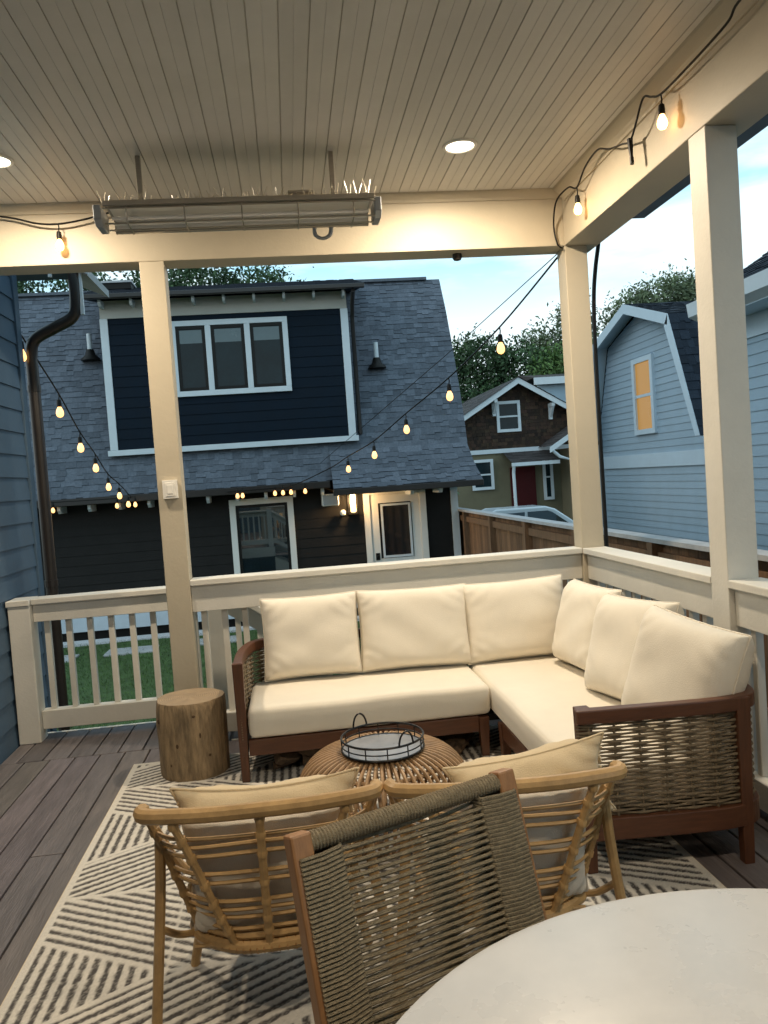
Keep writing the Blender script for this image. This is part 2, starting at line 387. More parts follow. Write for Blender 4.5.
# ------------------------------------------------------------------ deck
mb=MB();mb.box(-3.825,-6.6,-.2,.25,.02,-.032);mb.box(-3.825,.02,-.2,-2.4,.62,-.032);obj('deck_substructure',mb,bronze,kind='structure')
mb=MB();bw=.143;gap=.010
x=-3.82
while x<.2:
    y=-6.6+random.uniform(0,1.2)
    cuts=[-6.6]+([random.uniform(-4.2,-1.0)] if random.random()<.75 else [])+[.005];cuts=sorted(cuts)
    for a,b in zip(cuts[:-1],cuts[1:]):
        k=random.uniform(.78,1.2);h=rv(.0012)
        mb.box(x,a+.003,-.03,min(x+bw,.2),b-.003,h,(k,k*random.uniform(.96,1.03),k*random.uniform(.95,1.06)))
    x+=bw+gap
x=-3.82-.05
while x<-2.45:
    k=random.uniform(.75,1.15);mb.box(max(x,-3.82),.012,-.03,min(x+bw,-2.42),.60,rv(.001),(k,k,k*1.02));x+=bw+gap
obj('deck_floor',mb,deckm,kind='structure',bevel=.004)
mb=MB();mb.box(-3.82,.607,-.25,-2.4,.635,.0);mb.box(-2.4,.03,-.25,.25,.05,-.002);obj('deck_rim_board',mb,white,kind='structure')
# ------------------------------------------------------------------ ceiling
mb=MB();ZC=3.409
pts=[];x=-3.9
while x<.02:
    k=len(pts)
    pts+=[(x,0),(x+.056,0),(x+.0575,.0022),(x+.059,0),(x+.1165,0),(x+.118,.007),(x+.121,.007),(x+.1225,0)];x+=.1225
cols={}
vs=[];fs=[];cc=[]
for y in(-6.6,0.1):
    for (a,b) in pts: vs.append((a,y,ZC+b))
n_=len(pts)
for i in range(n_-1):
    if i%8==0: k=random.uniform(.93,1.05)
    mb.add([vs[i],vs[i+1],vs[n_+i+1],vs[n_+i]],[(0,1,2,3)],(k,k,k) if i%8 not in(1,2,4,5,6) else (k*.86,k*.85,k*.83) if i%8 in(4,5,6) else (k*.97,k*.97,k*.97))  # groove faces tinted darker, groove shade put into the board colour
obj('ceiling',mb,ceilm,kind='structure')
mb=MB();mb.box(-4.6,-6.9,ZC+.02,.75,.55,ZC+.14);obj('roof_deck',mb,black,kind='structure')
# beams
mb=MB();mb.box(-4.3,0,3.049,.236,.2,ZC+.015);obj('beam',mb,cream,kind='structure',bevel=.005)
mb=MB();mb.box(.0,-6.6,3.049,.236,-.001,ZC+.015);obj('beam',mb,cream,kind='structure',bevel=.005)
# crown strips
mb=MB();mb.prism([(-.0005,ZC-.055),(-.0005,ZC-.001),(-.05,ZC-.001),(-.045,ZC-.012),(-.018,ZC-.04),(-.012,ZC-.055)],0,-3.9,-.001);
obj('ceiling_trim',mb,cream,kind='structure')
mb=MB();mb.prism([(-.0005,ZC-.085),(-.0005,ZC-.001),(-.075,ZC-.001),(-.07,ZC-.014),(-.03,ZC-.05),(-.024,ZC-.06),(-.014,ZC-.07),(-.012,ZC-.085)],1,-6.6,-.05)
obj('ceiling_trim',mb,cream,kind='structure')
# eave outside right
mb=MB();mb.box(.24,-6.9,3.40,.6,.27,3.425);obj('eave_soffit',mb,white,kind='structure')
mb=MB();mb.box(.56,-6.9,3.30,.70,.29,3.43);obj('eave_gutter',mb,bronze,kind='structure')
mb=MB()
for y in(-.05,-1.05,-2.05,-3.05):mb.box(.238,y-.05,3.30,.555,y,3.399)
obj('eave_rafter_tails',mb,white,kind='structure')
# posts
PS='paint wrapped porch post'
def post(x0,y0,z0,z1,label,m=white,s=.15):
    t=thing('porch_post',label,'post',(x0+s/2,y0+s/2,z0),'square white posts carrying the porch beams')
    mb=MB();mb.box(x0,y0,z0,x0+s,y0+s,z1);obj('shaft',mb,m,t,bevel=.004);return t
pl=post(-2.73,0.0,0,3.049,'square cream porch post with a small box on it, left of the sofa',cream)
mb=MB();mb.box(-2.695,-.03,1.575,-2.605,-.0005,1.69);mb.box(-2.68,-.034,1.59,-2.62,-.03,1.675);mb.box(-2.667,-.037,1.605,-2.633,-.034,1.66)
obj('switch_box',mb,plasw,pl,bevel=.004)
pc=post(.002,.002,0,3.049,'square cream corner post where the two railings meet behind the sofa',cream,.152)
pr=post(.002,-1.787,0,3.049,'square porch post at the right, beside the nearer end of the sofa',white,.148)
# railings
def rail_x(name,label,x0,x1,y0,ztop,nb,group,zb=.05,depth=.16,apron=.17):
    t=thing(name,label,'railing',((x0+x1)/2,y0+.07,0),group)
    mb=MB();mb.box(x0,y0,ztop-.038,x1,y0+depth,ztop);obj('cap_rail',mb,white,t,bevel=.005)
    mb=MB();mb.box(x0,y0+.03,ztop-.038-apron,x1,y0+.068,ztop-.039);obj('top_board',mb,white,t,bevel=.003)
    mb=MB();mb.box(x0,y0+.03,zb,x1,y0+.118,zb+.125);obj('bottom_rail',mb,white,t,bevel=.004)
    for i in range(nb):
        x=x0+(x1-x0)*(i+.5)/nb
        mb=MB();mb.box(x-.019,y0+.070,zb+.125,x+.019,y0+.108,ztop-.06);obj('baluster',mb,white,t,bevel=.003)
    return t
def rail_y(name,label,y0,y1,x0,ztop,nb,group,zb=.05,depth=.16,apron=.17):
    t=thing(name,label,'railing',(x0+.07,(y0+y1)/2,0),group)
    mb=MB();mb.box(x0,y0,ztop-.038,x0+depth,y1,ztop);obj('cap_rail',mb,white,t,bevel=.005)
    mb=MB();mb.box(x0+.03,y0,ztop-.038-apron,x0+.068,y1,ztop-.039);obj('top_board',mb,white,t,bevel=.003)
    mb=MB();mb.box(x0+.03,y0,zb,x0+.118,y1,zb+.125);obj('bottom_rail',mb,white,t,bevel=.004)
    for i in range(nb):
        y=y0+(y1-y0)*(i+.5)/nb
        mb=MB();mb.box(x0+.070,y-.019,zb+.125,x0+.108,y+.019,ztop-.06);obj('baluster',mb,white,t,bevel=.003)
    return t
RG='white railings round the porch'
rail_x('railing','long white railing running behind the back of the sofa',-2.579,.001,-.002,1.05,20,RG)
rail_y('railing','white railing on the right side between the corner post and the next post',-1.637,-.004,-.001,1.05,12,RG)
rail_y('railing','white railing at the right edge, nearer than the right post',-4.6,-1.789,-.001,1.05,22,RG)
lr=rail_x('railing','lower white railing between the blue house wall and the left post',-3.68,-2.56,.41,.965,8,RG,zb=.075,apron=.12)
mb=MB();mb.box(-3.822,.38,.001,-3.682,.53,.9265);obj('newel_post',mb,white,lr,bevel=.005)
mb=MB();mb.box(-3.83,.37,.927,-3.681,.58,.966);obj('newel_cap',mb,white,lr,bevel=.004)
mb=MB();mb.box(-2.559,.43,0.0,-2.43,.55,1.0);obj('newel_post',mb,white,lr,bevel=.005)
# stair rail down to the yard
t=thing('stair_railing','white sloping stair handrail going down to the yard behind the long railing','handrail',(-1.6,.55,-.65))
a=Vector((-2.425,.49,.90));b=Vector((-1.05,.49,-.02))
mb=MB();mb.bar(a+Vector((0,0,.02)),b+Vector((0,0,.02)),.14,.04);obj('handrail',mb,white,t,bevel=.004)
mb=MB();mb.bar(a+Vector((0,0,-.07)),b+Vector((0,0,-.07)),.04,.12);obj('top_board',mb,white,t)
mb=MB();mb.bar(a+Vector((0,0,-.74)),b+Vector((0,0,-.62)),.05,.09);obj('bottom_rail',mb,white,t)
for i in range(9):
    f=(i+.6)/9.4;p=a.lerp(b,f);mb=MB();mb.box(p.x-.018,.478,p.z-.70,p.x+.018,.514,p.z-.11);obj('baluster',mb,white,t)
mb=MB();mb.box(-1.05,.43,-.68,-.93,.55,.12);obj('newel_post',mb,white,t,bevel=.005)
t=thing('porch_steps','wooden steps leading from the porch down into the grass','steps',(-1.8,.8,-.66))
for i in range(3):
    mb=MB();mb.box(-2.39+i*.3,.56,-.19-i*.17,-2.07+i*.3,1.45,-.155-i*.17);obj('tread',mb,deckm,t,bevel=.004)
mb=MB();mb.prism([(-2.4,-.2),(-1.45,-.66),(-2.4,-.66)],1,.57,.61);mb.prism([(-2.4,-.2),(-1.45,-.66),(-2.4,-.66)],1,1.40,1.44);obj('stringer',mb,white,t)
# ------------------------------------------------------------------ own house wall on the left, and behind the camera
t=thing('house_wall','slate blue lap sided house wall along the left edge of the porch','wall',(-3.9,-2,-.7))
mb=MB();mb.box(-4.05,-6.6,-.7,-3.846,1.13,3.6);obj('wall_core',mb,bluewall,t)
mb=MB();lap(mb,(-3.845,-6.6),(-3.845,1.10),-.68,3.6,.165,(1,0));obj('siding',mb,bluewall,t)
mb=MB();mb.box(-3.96,1.10,-.7,-3.822,1.2,3.6);obj('corner_board',mb,bluewall,t,bevel=.004)
mb=MB();mb.box(-3.862,1.2,-.7,-3.835,1.23,3.6);obj('corner_strip',mb,extwhite,t)
t=thing('house_wall','slate blue house wall closing the porch behind the viewer','wall',(-1.9,-6.75,-.2))
mb=MB();mb.box(-4.05,-6.8,-.2,.3,-6.62,3.6);obj('wall_core',mb,bluewall,t)
mb=MB();lap(mb,(-4.04,-6.615),(.3,-6.615),0,3.45,.165,(0,1));obj('siding',mb,bluewall,t)
# gable return of own roof, white trimmed
t=thing('roof_eave','white trimmed roof eave of the blue house above the bent downspout','eave',(-3.5,1.5,3.3))
mb=MB();mb.prism([(-4.2,3.72),(-3.32,3.31),(-3.32,3.37),(-4.2,3.78)],1,1.25,2.0);obj('eave_soffit',mb,conc,t)
mb=MB();mb.bar((-4.2,1.23,3.76),(-3.30,1.23,3.335),.025,.05);mb.bar((-4.2,2.02,3.90),(-3.42,2.02,3.47),.025,.05);obj('rake_trim',mb,extwhite,t)
mb=MB();mb.box(-3.9,1.24,3.34,-3.47,1.46,3.62);obj('wall_return',mb,bluewall,t)
mb=MB();mb.box(-3.60,1.215,3.30,-3.575,1.239,3.6);mb.box(-3.395,1.26,3.02,-3.37,1.29,3.5);obj('corner_trim',mb,extwhite,t)
# downspout
t=thing('downspout','dark bronze bent downspout in front of the slate blue wall corner','downspout',(-3.78,1.3,-.7))
mb=MB();p=smoothpath([(-3.43,1.28,3.50),(-3.43,1.28,3.12),(-3.47,1.28,3.00),(-3.60,1.28,2.93),(-3.75,1.28,2.85),(-3.79,1.285,2.74),(-3.793,1.29,2.6),(-3.793,1.29,2.3)],6)
p+=[Vector((-3.793,1.29,z)) for z in (1,0,-.7)]
mb.tube(p,.045,12);obj('pipe',mb,bronze,t,smooth=True)
for z in(2.45,.95):
    mb=MB();mb.lathe([(.05,0),(.05,.05)],(-3.793,1.29,z),14);obj('bracket',mb,bronze,t)
# ------------------------------------------------------------------ ceiling lights
cs='recessed ceiling light'
for i,(x,y,lab) in enumerate(((-.841,-.752,'bright round recessed light in the board ceiling near the right corner'),(-3.31,-.70,'round recessed ceiling light cut by the left edge of the photo'),(-.841,-4.5,'recessed ceiling light above the round dining table'),(-3.261,-4.5,'recessed ceiling light above the left deck boards, nearer the viewer'))):
    t=thing('recessed_light',lab,'ceiling light',(x,y,ZC-.004),'recessed lights in the porch ceiling')
    mb=MB();mb.lathe([(.076,.003),(.096,.003),(.094,-.006),(.080,-.009),(.076,-.004)],(x,y,ZC-.004),32,cap=False);obj('trim_ring',mb,plasw,t,smooth=True)
    mb=MB();mb.lathe([(.0005,-.006),(.05,-.0055),(.077,-.003)],(x,y,ZC-.004),28,cap=False);obj('lens',mb,canm,t,smooth=True)
    al=bpy.data.lights.new('can_lamp','AREA');al.shape='DISK';al.size=.14;al.energy=(70,50,38,30)[i];al.color=(1,.83,.61);al.spread=R(180)
    ao=bpy.data.objects.new('can_lamp',al);COL.objects.link(ao);ao.parent=t;ao.location=(0,0,-.013)
# ------------------------------------------------------------------ heater
t=thing('patio_heater','long steel infrared heater hanging from the ceiling in front of the back beam','heater',(-2.06,-.7,3.0))
xa,xb=-2.79,-1.31
sec=[(-.74,3.135),(-.65,3.14),(-.60,3.10),(-.605,3.02),(-.655,3.005),(-.80,3.012),(-.825,3.03),(-.79,3.045)]
mb=MB();mb.prism([(-.80,3.145),(-.62,3.145),(-.60,3.02),(-.625,3.02),(-.645,3.125),(-.80,3.125)],0,xa+.05,xb-.05);obj('housing',mb,steel,t,bevel=.003)
mb=MB();mb.box(xa+.03,-.815,3.146,xb-.03,-.60,3.156);mb.box(xa+.03,-.83,3.122,xb-.03,-.816,3.157);obj('top_plate',mb,steel,t,bevel=.002)
mb=MB();mb.prism([(-.80,3.120),(-.655,3.118),(-.635,3.03),(-.642,3.03),(-.665,3.108),(-.80,3.112)],0,xa+.06,xb-.06);obj('reflector',mb,mat('polished_reflector',(.92,.90,.84),.32,.06,4,(1,30,30),metal=.35),t)
mb=MB();mb.tube([(xa+.06,-.735,3.075),(xb-.06,-.735,3.075)],.012,12);mb.tube([(xa+.06,-.685,3.06),(xb-.06,-.685,3.06)],.012,12);obj('heating_tube',mb,mat('quartz_tube',(.95,.92,.88),.2,.08,5,(.5,6,6)),t,smooth=True)
mb=MB()
for z,y in((3.108,-.822),(3.018,-.79),(3.010,-.70)):mb.tube([(xa+.03,y,z),(xb-.03,y,z)],.006,8)
for i in range(5):
    x=xa+(xb-xa)*(i+.5)/5;mb.tube([(x,-.826,3.12),(x,-.815,3.03),(x,-.79,3.012),(x,-.63,3.006)],.004,6)
obj('guard_grille',mb,steel,t,smooth=True)
for x0,x1 in((xa-.02,xa+.02),(xb-.035,xb+.004)):
    mb=MB();mb.prism([(-.825,3.135),(-.62,3.14),(-.63,3.012),(-.77,3.006),(-.82,3.04)],0,x0,x1);obj('end_cap',mb,steelg,t,bevel=.006)
for x in(-2.58,-1.553):
    mb=MB();mb.box(x-.013,-.715,3.139,x+.013,-.690,ZC-.002);mb.box(x-.03,-.725,3.1385,x+.03,-.68,3.144);obj('hanger_rod',mb,steel,t,bevel=.002)
mb=MB();mb.box(-1.83,-.74,3.157,-1.62,-.64,3.19);mb.box(-1.78,-.73,3.19,-1.74,-.66,3.215);mb.box(-1.80,-.735,3.215,-1.66,-.655,3.235);obj('junction_box',mb,steel,t,bevel=.003)
mb=MB();mb.tube(smoothpath([(-1.66,-.60,3.06),(-1.66,-.575,2.985),(-1.62,-.57,2.955),(-1.575,-.575,2.985),(-1.57,-.60,3.06)],6),.012,8);obj('cable_loop',mb,steelg,t,smooth=True)
mb=MB()
for i in range(44):
    x=xa+.02+(xb-xa-.04)*i/43+rv(.012)
    if random.random()<.15: continue
    y=-.76+rv(.03);h=random.uniform(.03,.075)*(1.5 if i>37 else 1)
    for s in(-1,1):mb.tube([(x,y,3.157),(x+s*random.uniform(.01,.035),y+rv(.03),3.157+h)],.0012,4)
for ch in t.children:
    if ch.name.startswith('hanger'):continue
    for v_ in ch.data.vertices:v_.co.z=.072+(v_.co.z-.072)*.77
for i_,v_ in enumerate(mb.v):mb.v[i_]=(v_[0],v_[1],v_[2]-.0185)
tag(obj('bird_spikes',mb,mat('spike_plastic',(.62,.55,.42),.25,.1,5,spec=.6)),'row of thin pale bird spikes standing on top of the heater','bird spikes')
# ------------------------------------------------------------------ string lights
def bulb(t,P,m,s=1.0,drop=.05):
    x,y,z=P
    mb=MB();mb.tube([(x,y,z),(x+.004*s,y,z-drop*.5),(x,y,z-drop)],.0045*s,6);mb.lathe([(.010*s,0),(.016*s,-.006*s),(.019*s,-.03*s),(.019*s,-.055*s),(.015*s,-.058*s)],(x,y,z-drop+.004),12)
    so=obj('socket',mb,black,t,smooth=True)
    mb=MB();mb.lathe([(.012*s,0),(.015*s,-.01*s),(.025*s,-.03*s),(.029*s,-.05*s),(.027*s,-.066*s),(.018*s,-.08*s),(.002*s,-.086*s)],(x,y,z-drop-.050*s),14,cap=False)
    obj('bulb',mb,m,so,smooth=True)
t=thing('string_lights','black string light cord with glowing bulbs looped along the porch beams','string lights',(-.06,-1,3.2),'string lights of the porch')
mb=MB()
c1=smoothpath([(-.02,-.012,3.03),(-.055,-.02,3.06),(-.075,-.03,3.18),(-.08,-.12,3.30),(-.065,-.30,3.32),(-.06,-.427,3.275),(-.07,-.6,3.33),(-.075,-.80,3.345),(-.07,-.95,3.29),(-.065,-1.09,3.255),(-.06,-1.18,3.235),(-.07,-1.27,3.27),(-.075,-1.38,3.355),(-.07,-1.46,3.325),(-.06,-1.53,3.305),(-.06,-1.75,3.30),(-.065,-2.1,3.305),(-.075,-2.25,3.33),(-.07,-2.8,3.28),(-.07,-3.2,3.34)],7)
mb.tube(c1,.0055,7);obj('cord',mb,black,t,smooth=True)
for P in((-.06,-.427,3.275),(-.06,-1.53,3.305),(-.07,-2.8,3.28)):bulb(t,P,lampglass,.84)
mb=MB();mb.tube([(-.06,-1.18,3.245),(-.06,-1.185,3.19),(-.06,-1.19,3.13)],[.016,.012,.006],8);mb.tube([(-.06,-1.19,3.15),(-.06,-1.19,3.115)],.011,8);obj('connector',mb,black,t,smooth=True)
t=thing('string_lights','short string light cord with one glowing bulb on the back beam beside the heater','string lights',(-3.2,-.06,3.2),'string lights of the porch')
mb=MB();mb.tube(smoothpath([(-4.0,-.05,3.38),(-3.51,-.05,3.335),(-3.3,-.055,3.285),(-3.17,-.06,3.276),(-3.02,-.055,3.30),(-2.8,-.05,3.35),(-2.5,-.04,3.37)],7),.006,7);obj('cord',mb,black,t,smooth=True)
bulb(t,(-3.176,-.06,3.278),lampglass,.84)
t=thing('string_lights','string of bulbs sagging from the corner post across to the garage eave','string lights',(-.6,4,2),'string lights over the yard')
B1=[(.03,.19,3.04),(-.127,1.235,2.76),(-.355,2.281,2.50),(-.607,3.459,2.28),(-.851,4.603,2.06),(-1.094,5.769,1.925),(-1.298,6.751,1.80),(-1.9,7.72,1.565),(-2.2,7.76,1.56),(-2.9,7.78,1.55)]
mb=MB();mb.tube(smoothpath(B1,6),.007,6);mb.tube([(.03,.19,3.06),(-.355,2.29,2.72),(-.851,4.6,2.33),(-1.4,7.6,1.9)],.0035,5);obj('cord',mb,black,t,smooth=True)
for P in B1[1:6]:bulb(t,P,lampglass2,1.15,.06)
for px in(-1.665,-1.892,-2.02,-2.147,-2.66,-2.74):bulb(t,(px,7.78,1.60),lampglass2,1.0,.03)
t=thing('string_lights','string of bulbs sagging from the bent downspout down to the garage','string lights',(-4,4,2),'string lights over the yard')
B2=[(-3.84,1.22,2.89),(-3.859,2.193,2.55),(-3.963,3.229,2.29),(-4.05,4.174,2.11),(-4.149,5.192,1.90),(-4.242,6.25,1.78),(-4.358,7.4,1.64),(-4.40,7.78,1.57),(-4.65,7.8,1.57),(-5.6,7.8,1.58)]
mb=MB();mb.tube(smoothpath(B2,6),.007,6);obj('cord',mb,black,t,smooth=True)
for P in B2[:7]:bulb(t,P,lampglass2,1.15,.06)
for px in(-4.609,-4.33,-5.575):bulb(t,(px,7.79,1.58),lampglass2,1.0,.03)
# small dome under beam, cable on corner post
t=thing('security_camera','small dark dome camera under the back beam left of the corner post','camera',(-.70,.1,3.0))
mb=MB();mb.lathe([(.03,.0),(.033,-.02),(.024,-.038),(.004,-.044)],(-.70,.1,3.048),14);obj('housing',mb,bronze,t,smooth=True)
mb=MB();mb.tube(smoothpath([(.335,.215,3.22),(.32,.215,3.10),(.29,.21,2.95),(.262,.20,2.75),(.252,.20,2.45),(.250,.20,2.0),(.250,.20,1.2),(.250,.20,0),(.25,.2,-.68)],8),.015,8)
tag(obj('cable',mb,bronze,smooth=True),'dark cable hanging down the right side of the corner post','cable')
# ------------------------------------------------------------------ garage
GX0,GX1=-7.2,.92
t=thing('garage','dark garage with grey shingled roof, dormer and glazed white door across the yard','garage',(-3,9,-.7))
mb=MB();mb.box(GX0,8.32,-.7,.9,12.6,1.75);obj('wall_core',mb,darks,t)
mb=MB();lap(mb,(GX0,8.30),(.80,8.30),-.28,1.75,.16,(0,-1));obj('siding',mb,darks,t)
mb=MB();mb.box(GX0,8.22,-.55,.92,8.298,-.28);obj('foundation',mb,concw,t)
mb=MB();mb.box(.80,8.26,-.28,.92,8.34,1.6);obj('corner_board',mb,extwhite,t)
# main roof: flared gambrel
prof=[(7.86,1.62),(8.02,1.98),(8.16,2.45),(8.36,3.0),(8.75,3.85),(9.05,4.45),(9.5,5.17)]
P,Lr=profP(prof,lambda u,h,z:Vector((u,h,z)))
mb=MB();shingle(mb,P,Lr,GX0,1.1);obj('roof',mb,shing,t)
mb=MB();mb.prism(prof+[(10.0,5.17),(12.7,1.62)],0,GX0,1.085)
for i,v in enumerate(mb.v):
    mb.v[i]=(v[0],v[1]+.012,v[2]-.012)
obj('roof_core',mb,shingd,t)
mb=MB();mb.box(GX0,9.42,5.155,.85,9.62,5.205);obj('ridge_cap',mb,shing,t)
mb=MB();mb.box(GX0,7.80,1.50,-1.25,7.92,1.615);obj('gutter',mb,bronze,t,bevel=.01)
# lower front eave over the door
prof2=[(7.55,1.475),(7.80,1.75),(8.02,2.10)]
P2,L2=profP(prof2,lambda u,h,z:Vector((-1.22+(u+1.22)*(1-.050*(h-7.55)/.47),h,z)))
mb=MB();shingle(mb,P2,L2,-1.22,1.2);obj('door_roof',mb,shing,t)
mb=MB();mb.prism([(7.57,1.455),(7.81,1.735),(8.0,2.05),(8.29,2.05),(8.29,1.455)],0,-1.215,1.07);obj('door_roof_core',mb,bronze,t)
mb=MB();mb.box(-1.23,7.48,1.37,1.2,7.58,1.47);obj('door_gutter',mb,bronze,t,bevel=.01)
# rafter tails
k=0;x=-6.9
while x<-1.3:
    mb=MB();mb.prism([(7.90,1.499),(8.28,1.499),(8.28,1.39),(7.96,1.39),(7.90,1.44)],0,x-.024,x+.024);obj('rafter_tail',mb,extwhite,t);x+=.46
for x in(.05,.52):
    mb=MB();mb.prism([(7.60,1.45),(8.28,1.45),(8.28,1.30),(7.68,1.30),(7.60,1.38)],0,x-.03,x+.03);obj('rafter_tail',mb,extwhite,t)
# dormer
DX0,DX1=-4.66,-.78
mb=MB();mb.box(DX0,8.02,2.24,DX1,9.7,4.75);obj('dormer_wall',mb,navy,t)
mb=MB();lap(mb,(DX0+.1,8.008),(DX1-.1,8.008),2.33,4.40,.165,(0,-1));obj('dormer_siding',mb,navy,t)
mb=MB();mb.box(DX0-.02,7.985,2.33,DX0+.1,8.06,4.40);mb.box(DX1-.1,7.985,2.33,DX1+.02,8.06,4.40);mb.box(DX0-.06,7.98,2.24,DX1+.06,8.06,2.328);obj('dormer_trim',mb,extwhite,t,bevel=.004)
mb=MB();mb.box(DX0-.01,7.987,4.402,DX1+.01,8.06,4.68);obj('dormer_frieze',mb,mat('frieze_board',(.46,.46,.42),.6,.06,4),t)
for i in range(9):
    x=DX0+.05+(DX1-DX0-.1)*i/8;mb=MB();mb.prism([(7.72,4.64),(7.986,4.66),(7.986,4.55),(7.76,4.55),(7.72,4.59)],0,x-.02,x+.02);obj('rafter_tail',mb,extwhite,t)
P3,L3=profP([(7.62,4.70),(9.5,5.23)],lambda u,h,z:Vector((u,h,z)))
mb=MB();shingle(mb,P3,L3,DX0-.30,DX1+.28);obj('dormer_roof',mb,shing,t)
mb=MB();mb.prism([(7.64,4.66),(7.64,4.69),(9.49,5.215),(9.49,5.0)],0,DX0-.29,DX1+.27);obj('dormer_roof_core',mb,shingd,t)
mb=MB();mb.box(DX0-.30,7.57,4.63,DX1+.28,7.65,4.70);obj('dormer_gutter',mb,bronze,t,bevel=.01)
mb=MB();mb.tube([(DX1+.10,7.62,4.6),(DX1+.10,7.95,4.45),(DX1+.10,8.12,4.2),(DX1+.10,8.12,2.35)],.035,8);obj('downspout',mb,bronze,t,smooth=True)
# triple window
wn=None
mb=MB();X0,X1,Z0,Z1=-3.61,-1.75,3.11,4.31
frame_box(mb,X0,Z0,X1,Z1,7.955,8.03,.085)
for x in(-3.02,-2.40):mb.box(x-.045,7.955,Z0+.085,x+.045,8.03,Z1-.085)
wf=obj('window_frame',mb,extwhite,t,bevel=.004)
for a,b in((-3.525,-3.065),(-2.975,-2.445),(-2.355,-1.835)):
    mb=MB();frame_box(mb,a,Z0+.087,b,Z1-.087,7.97,8.02,.05);sa=obj('sash',mb,black,t,bevel=.003)
    mb=MB();mb.box(a+.05,7.985,Z0+.137,b-.05,8.0,Z1-.137);obj('pane',mb,glassd,sa)
    mb=MB();mb.box(a+.055,7.981,Z1-.36,b-.055,7.9845,Z1-.15);obj('blind',mb,blindm,sa)
# lower window
mb=MB();frame_box(mb,-2.92,-.05,-1.87,1.41,8.235,8.31,.10);obj('window_frame',mb,plasw,t,bevel=.004)
mb=MB();frame_box(mb,-2.818,.052,-1.972,1.308,8.25,8.30,.045);sa=obj('sash',mb,black,t)
mb=MB();mb.box(-2.773,8.268,.097,-2.017,8.28,1.263);obj('pane',mb,glassw,sa)
# door
mb=MB();mb.box(-.70,8.22,-.66,-.60,8.31,1.32);mb.box(.25,8.22,-.66,.36,8.31,1.32);mb.box(-.70,8.22,1.32,.36,8.31,1.43);obj('door_frame',mb,plasw,t,bevel=.004)
mb=MB();dx0,dx1=-.44,.245
frame_box(mb,-.597,-.64,.247,1.317,8.245,8.30,.14);mb.box(-.457,8.25,-.5,.107,8.30,.24);dr=obj('door',mb,plasw,t,bevel=.004)
mb=MB();frame_box(mb,-.42,.25,.09,1.16,8.232,8.25,.035);obj('glazing_bead',mb,extwhite,dr)
mb=MB();mb.box(-.41,8.252,.26,.08,8.268,1.15);obj('pane',mb,dimglass,dr)
mb=MB();mb.box(-.55,8.235,.22,-.48,8.246,.34);mb.tube([(-.515,8.235,.28),(-.515,8.19,.28)],.02,10);obj('handle',mb,black,dr)
mb=MB();mb.box(-.72,7.9,-.72,.40,8.22,-.66);obj('door_step',mb,conc,t)
# vents on roof
for px,py,pz,lab in((-5.02,8.73,3.86,'white vent pipe with dark flashing on the shingles left of the dormer'),(-.275,8.55,3.45,'white vent pipe with dark flashing on the shingles right of the dormer')):
    v=thing('vent_pipe',lab,'vent pipe',(px,py,pz),'vent pipes on the garage roof')
    mb=MB();mb.lathe([(.16,0.02),(.15,.05),(.085,.11),(.06,.20)],(px,py-.03,pz),14);obj('flashing',mb,black,v,smooth=True)
    mb=MB();mb.lathe([(.04,.15),(.04,.46),(.03,.46)],(px,py-.03,pz),12);obj('pipe',mb,extwhite,v,smooth=True)
v=thing('roof_vent','low square dark vent on the garage ridge left of the post','roof vent',(-4.55,9.2,4.95))
mb=MB();mb.box(-4.78,8.95,5.10,-4.32,9.35,5.20);obj('vent_body',mb,black,v);mb=MB();mb.box(-4.80,8.92,5.201,-4.30,9.37,5.235);obj('vent_lid',mb,fencecap,v)
# sconce and floodlight
v=thing('wall_sconce','lit lantern sconce on the garage wall beside the glazed door','wall lamp',(-.87,8.2,1.1))
mb=MB();mb.box(-.97,8.255,1.02,-.79,8.29,1.50);obj('back_plate',mb,black,v)
mb=MB();mb.box(-.95,8.10,1.44,-.81,8.254,1.465);mb.box(-.95,8.10,1.03,-.81,8.254,1.05)
for x in(-.945,-.815):mb.box(x-.008,8.105,1.05,x+.008,8.12,1.44)
obj('lantern_frame',mb,black,v)
mb=MB();mb.box(-.925,8.13,1.06,-.835,8.22,1.43);obj('glass_tube',mb,sconcem,v,bevel=.02)
pl_=bpy.data.lights.new('sconce_lamp','POINT');pl_.energy=26;pl_.color=(1,.62,.28);pl_.shadow_soft_size=.05;po=bpy.data.objects.new('sconce_lamp',pl_);COL.objects.link(po);po.parent=v;po.location=(-.03,-.19,.15)
v=thing('flood_fixture','small white box under the garage eave left of the lit sconce','flood_light',(-1.24,8.1,1.4))  # floodlight fixture, modelled as a plain white box without a lamp
mb=MB();mb.box(-1.40,8.0,1.20,-1.12,8.26,1.40);obj('flood_housing',mb,plasw,v,bevel=.02)
mb=MB();mb.box(-1.38,7.994,1.22,-1.14,8.002,1.38);obj('flood_face',mb,conc,v)
v=thing('spotlight','small white spotlight on the garage siding below the white box','spotlight',(-1.04,8.2,1.1))
mb=MB();mb.tube([(-1.06,8.28,1.03),(-1.06,8.18,1.05)],.02,8);obj('arm',mb,black,v,smooth=True)
mb=MB();mb.lathe([(.02,0),(.045,.02),(.05,.06),(.03,.09),(.004,.1)],(-1.06,8.15,1.02),12);obj('lamp',mb,plasw,v,smooth=True)
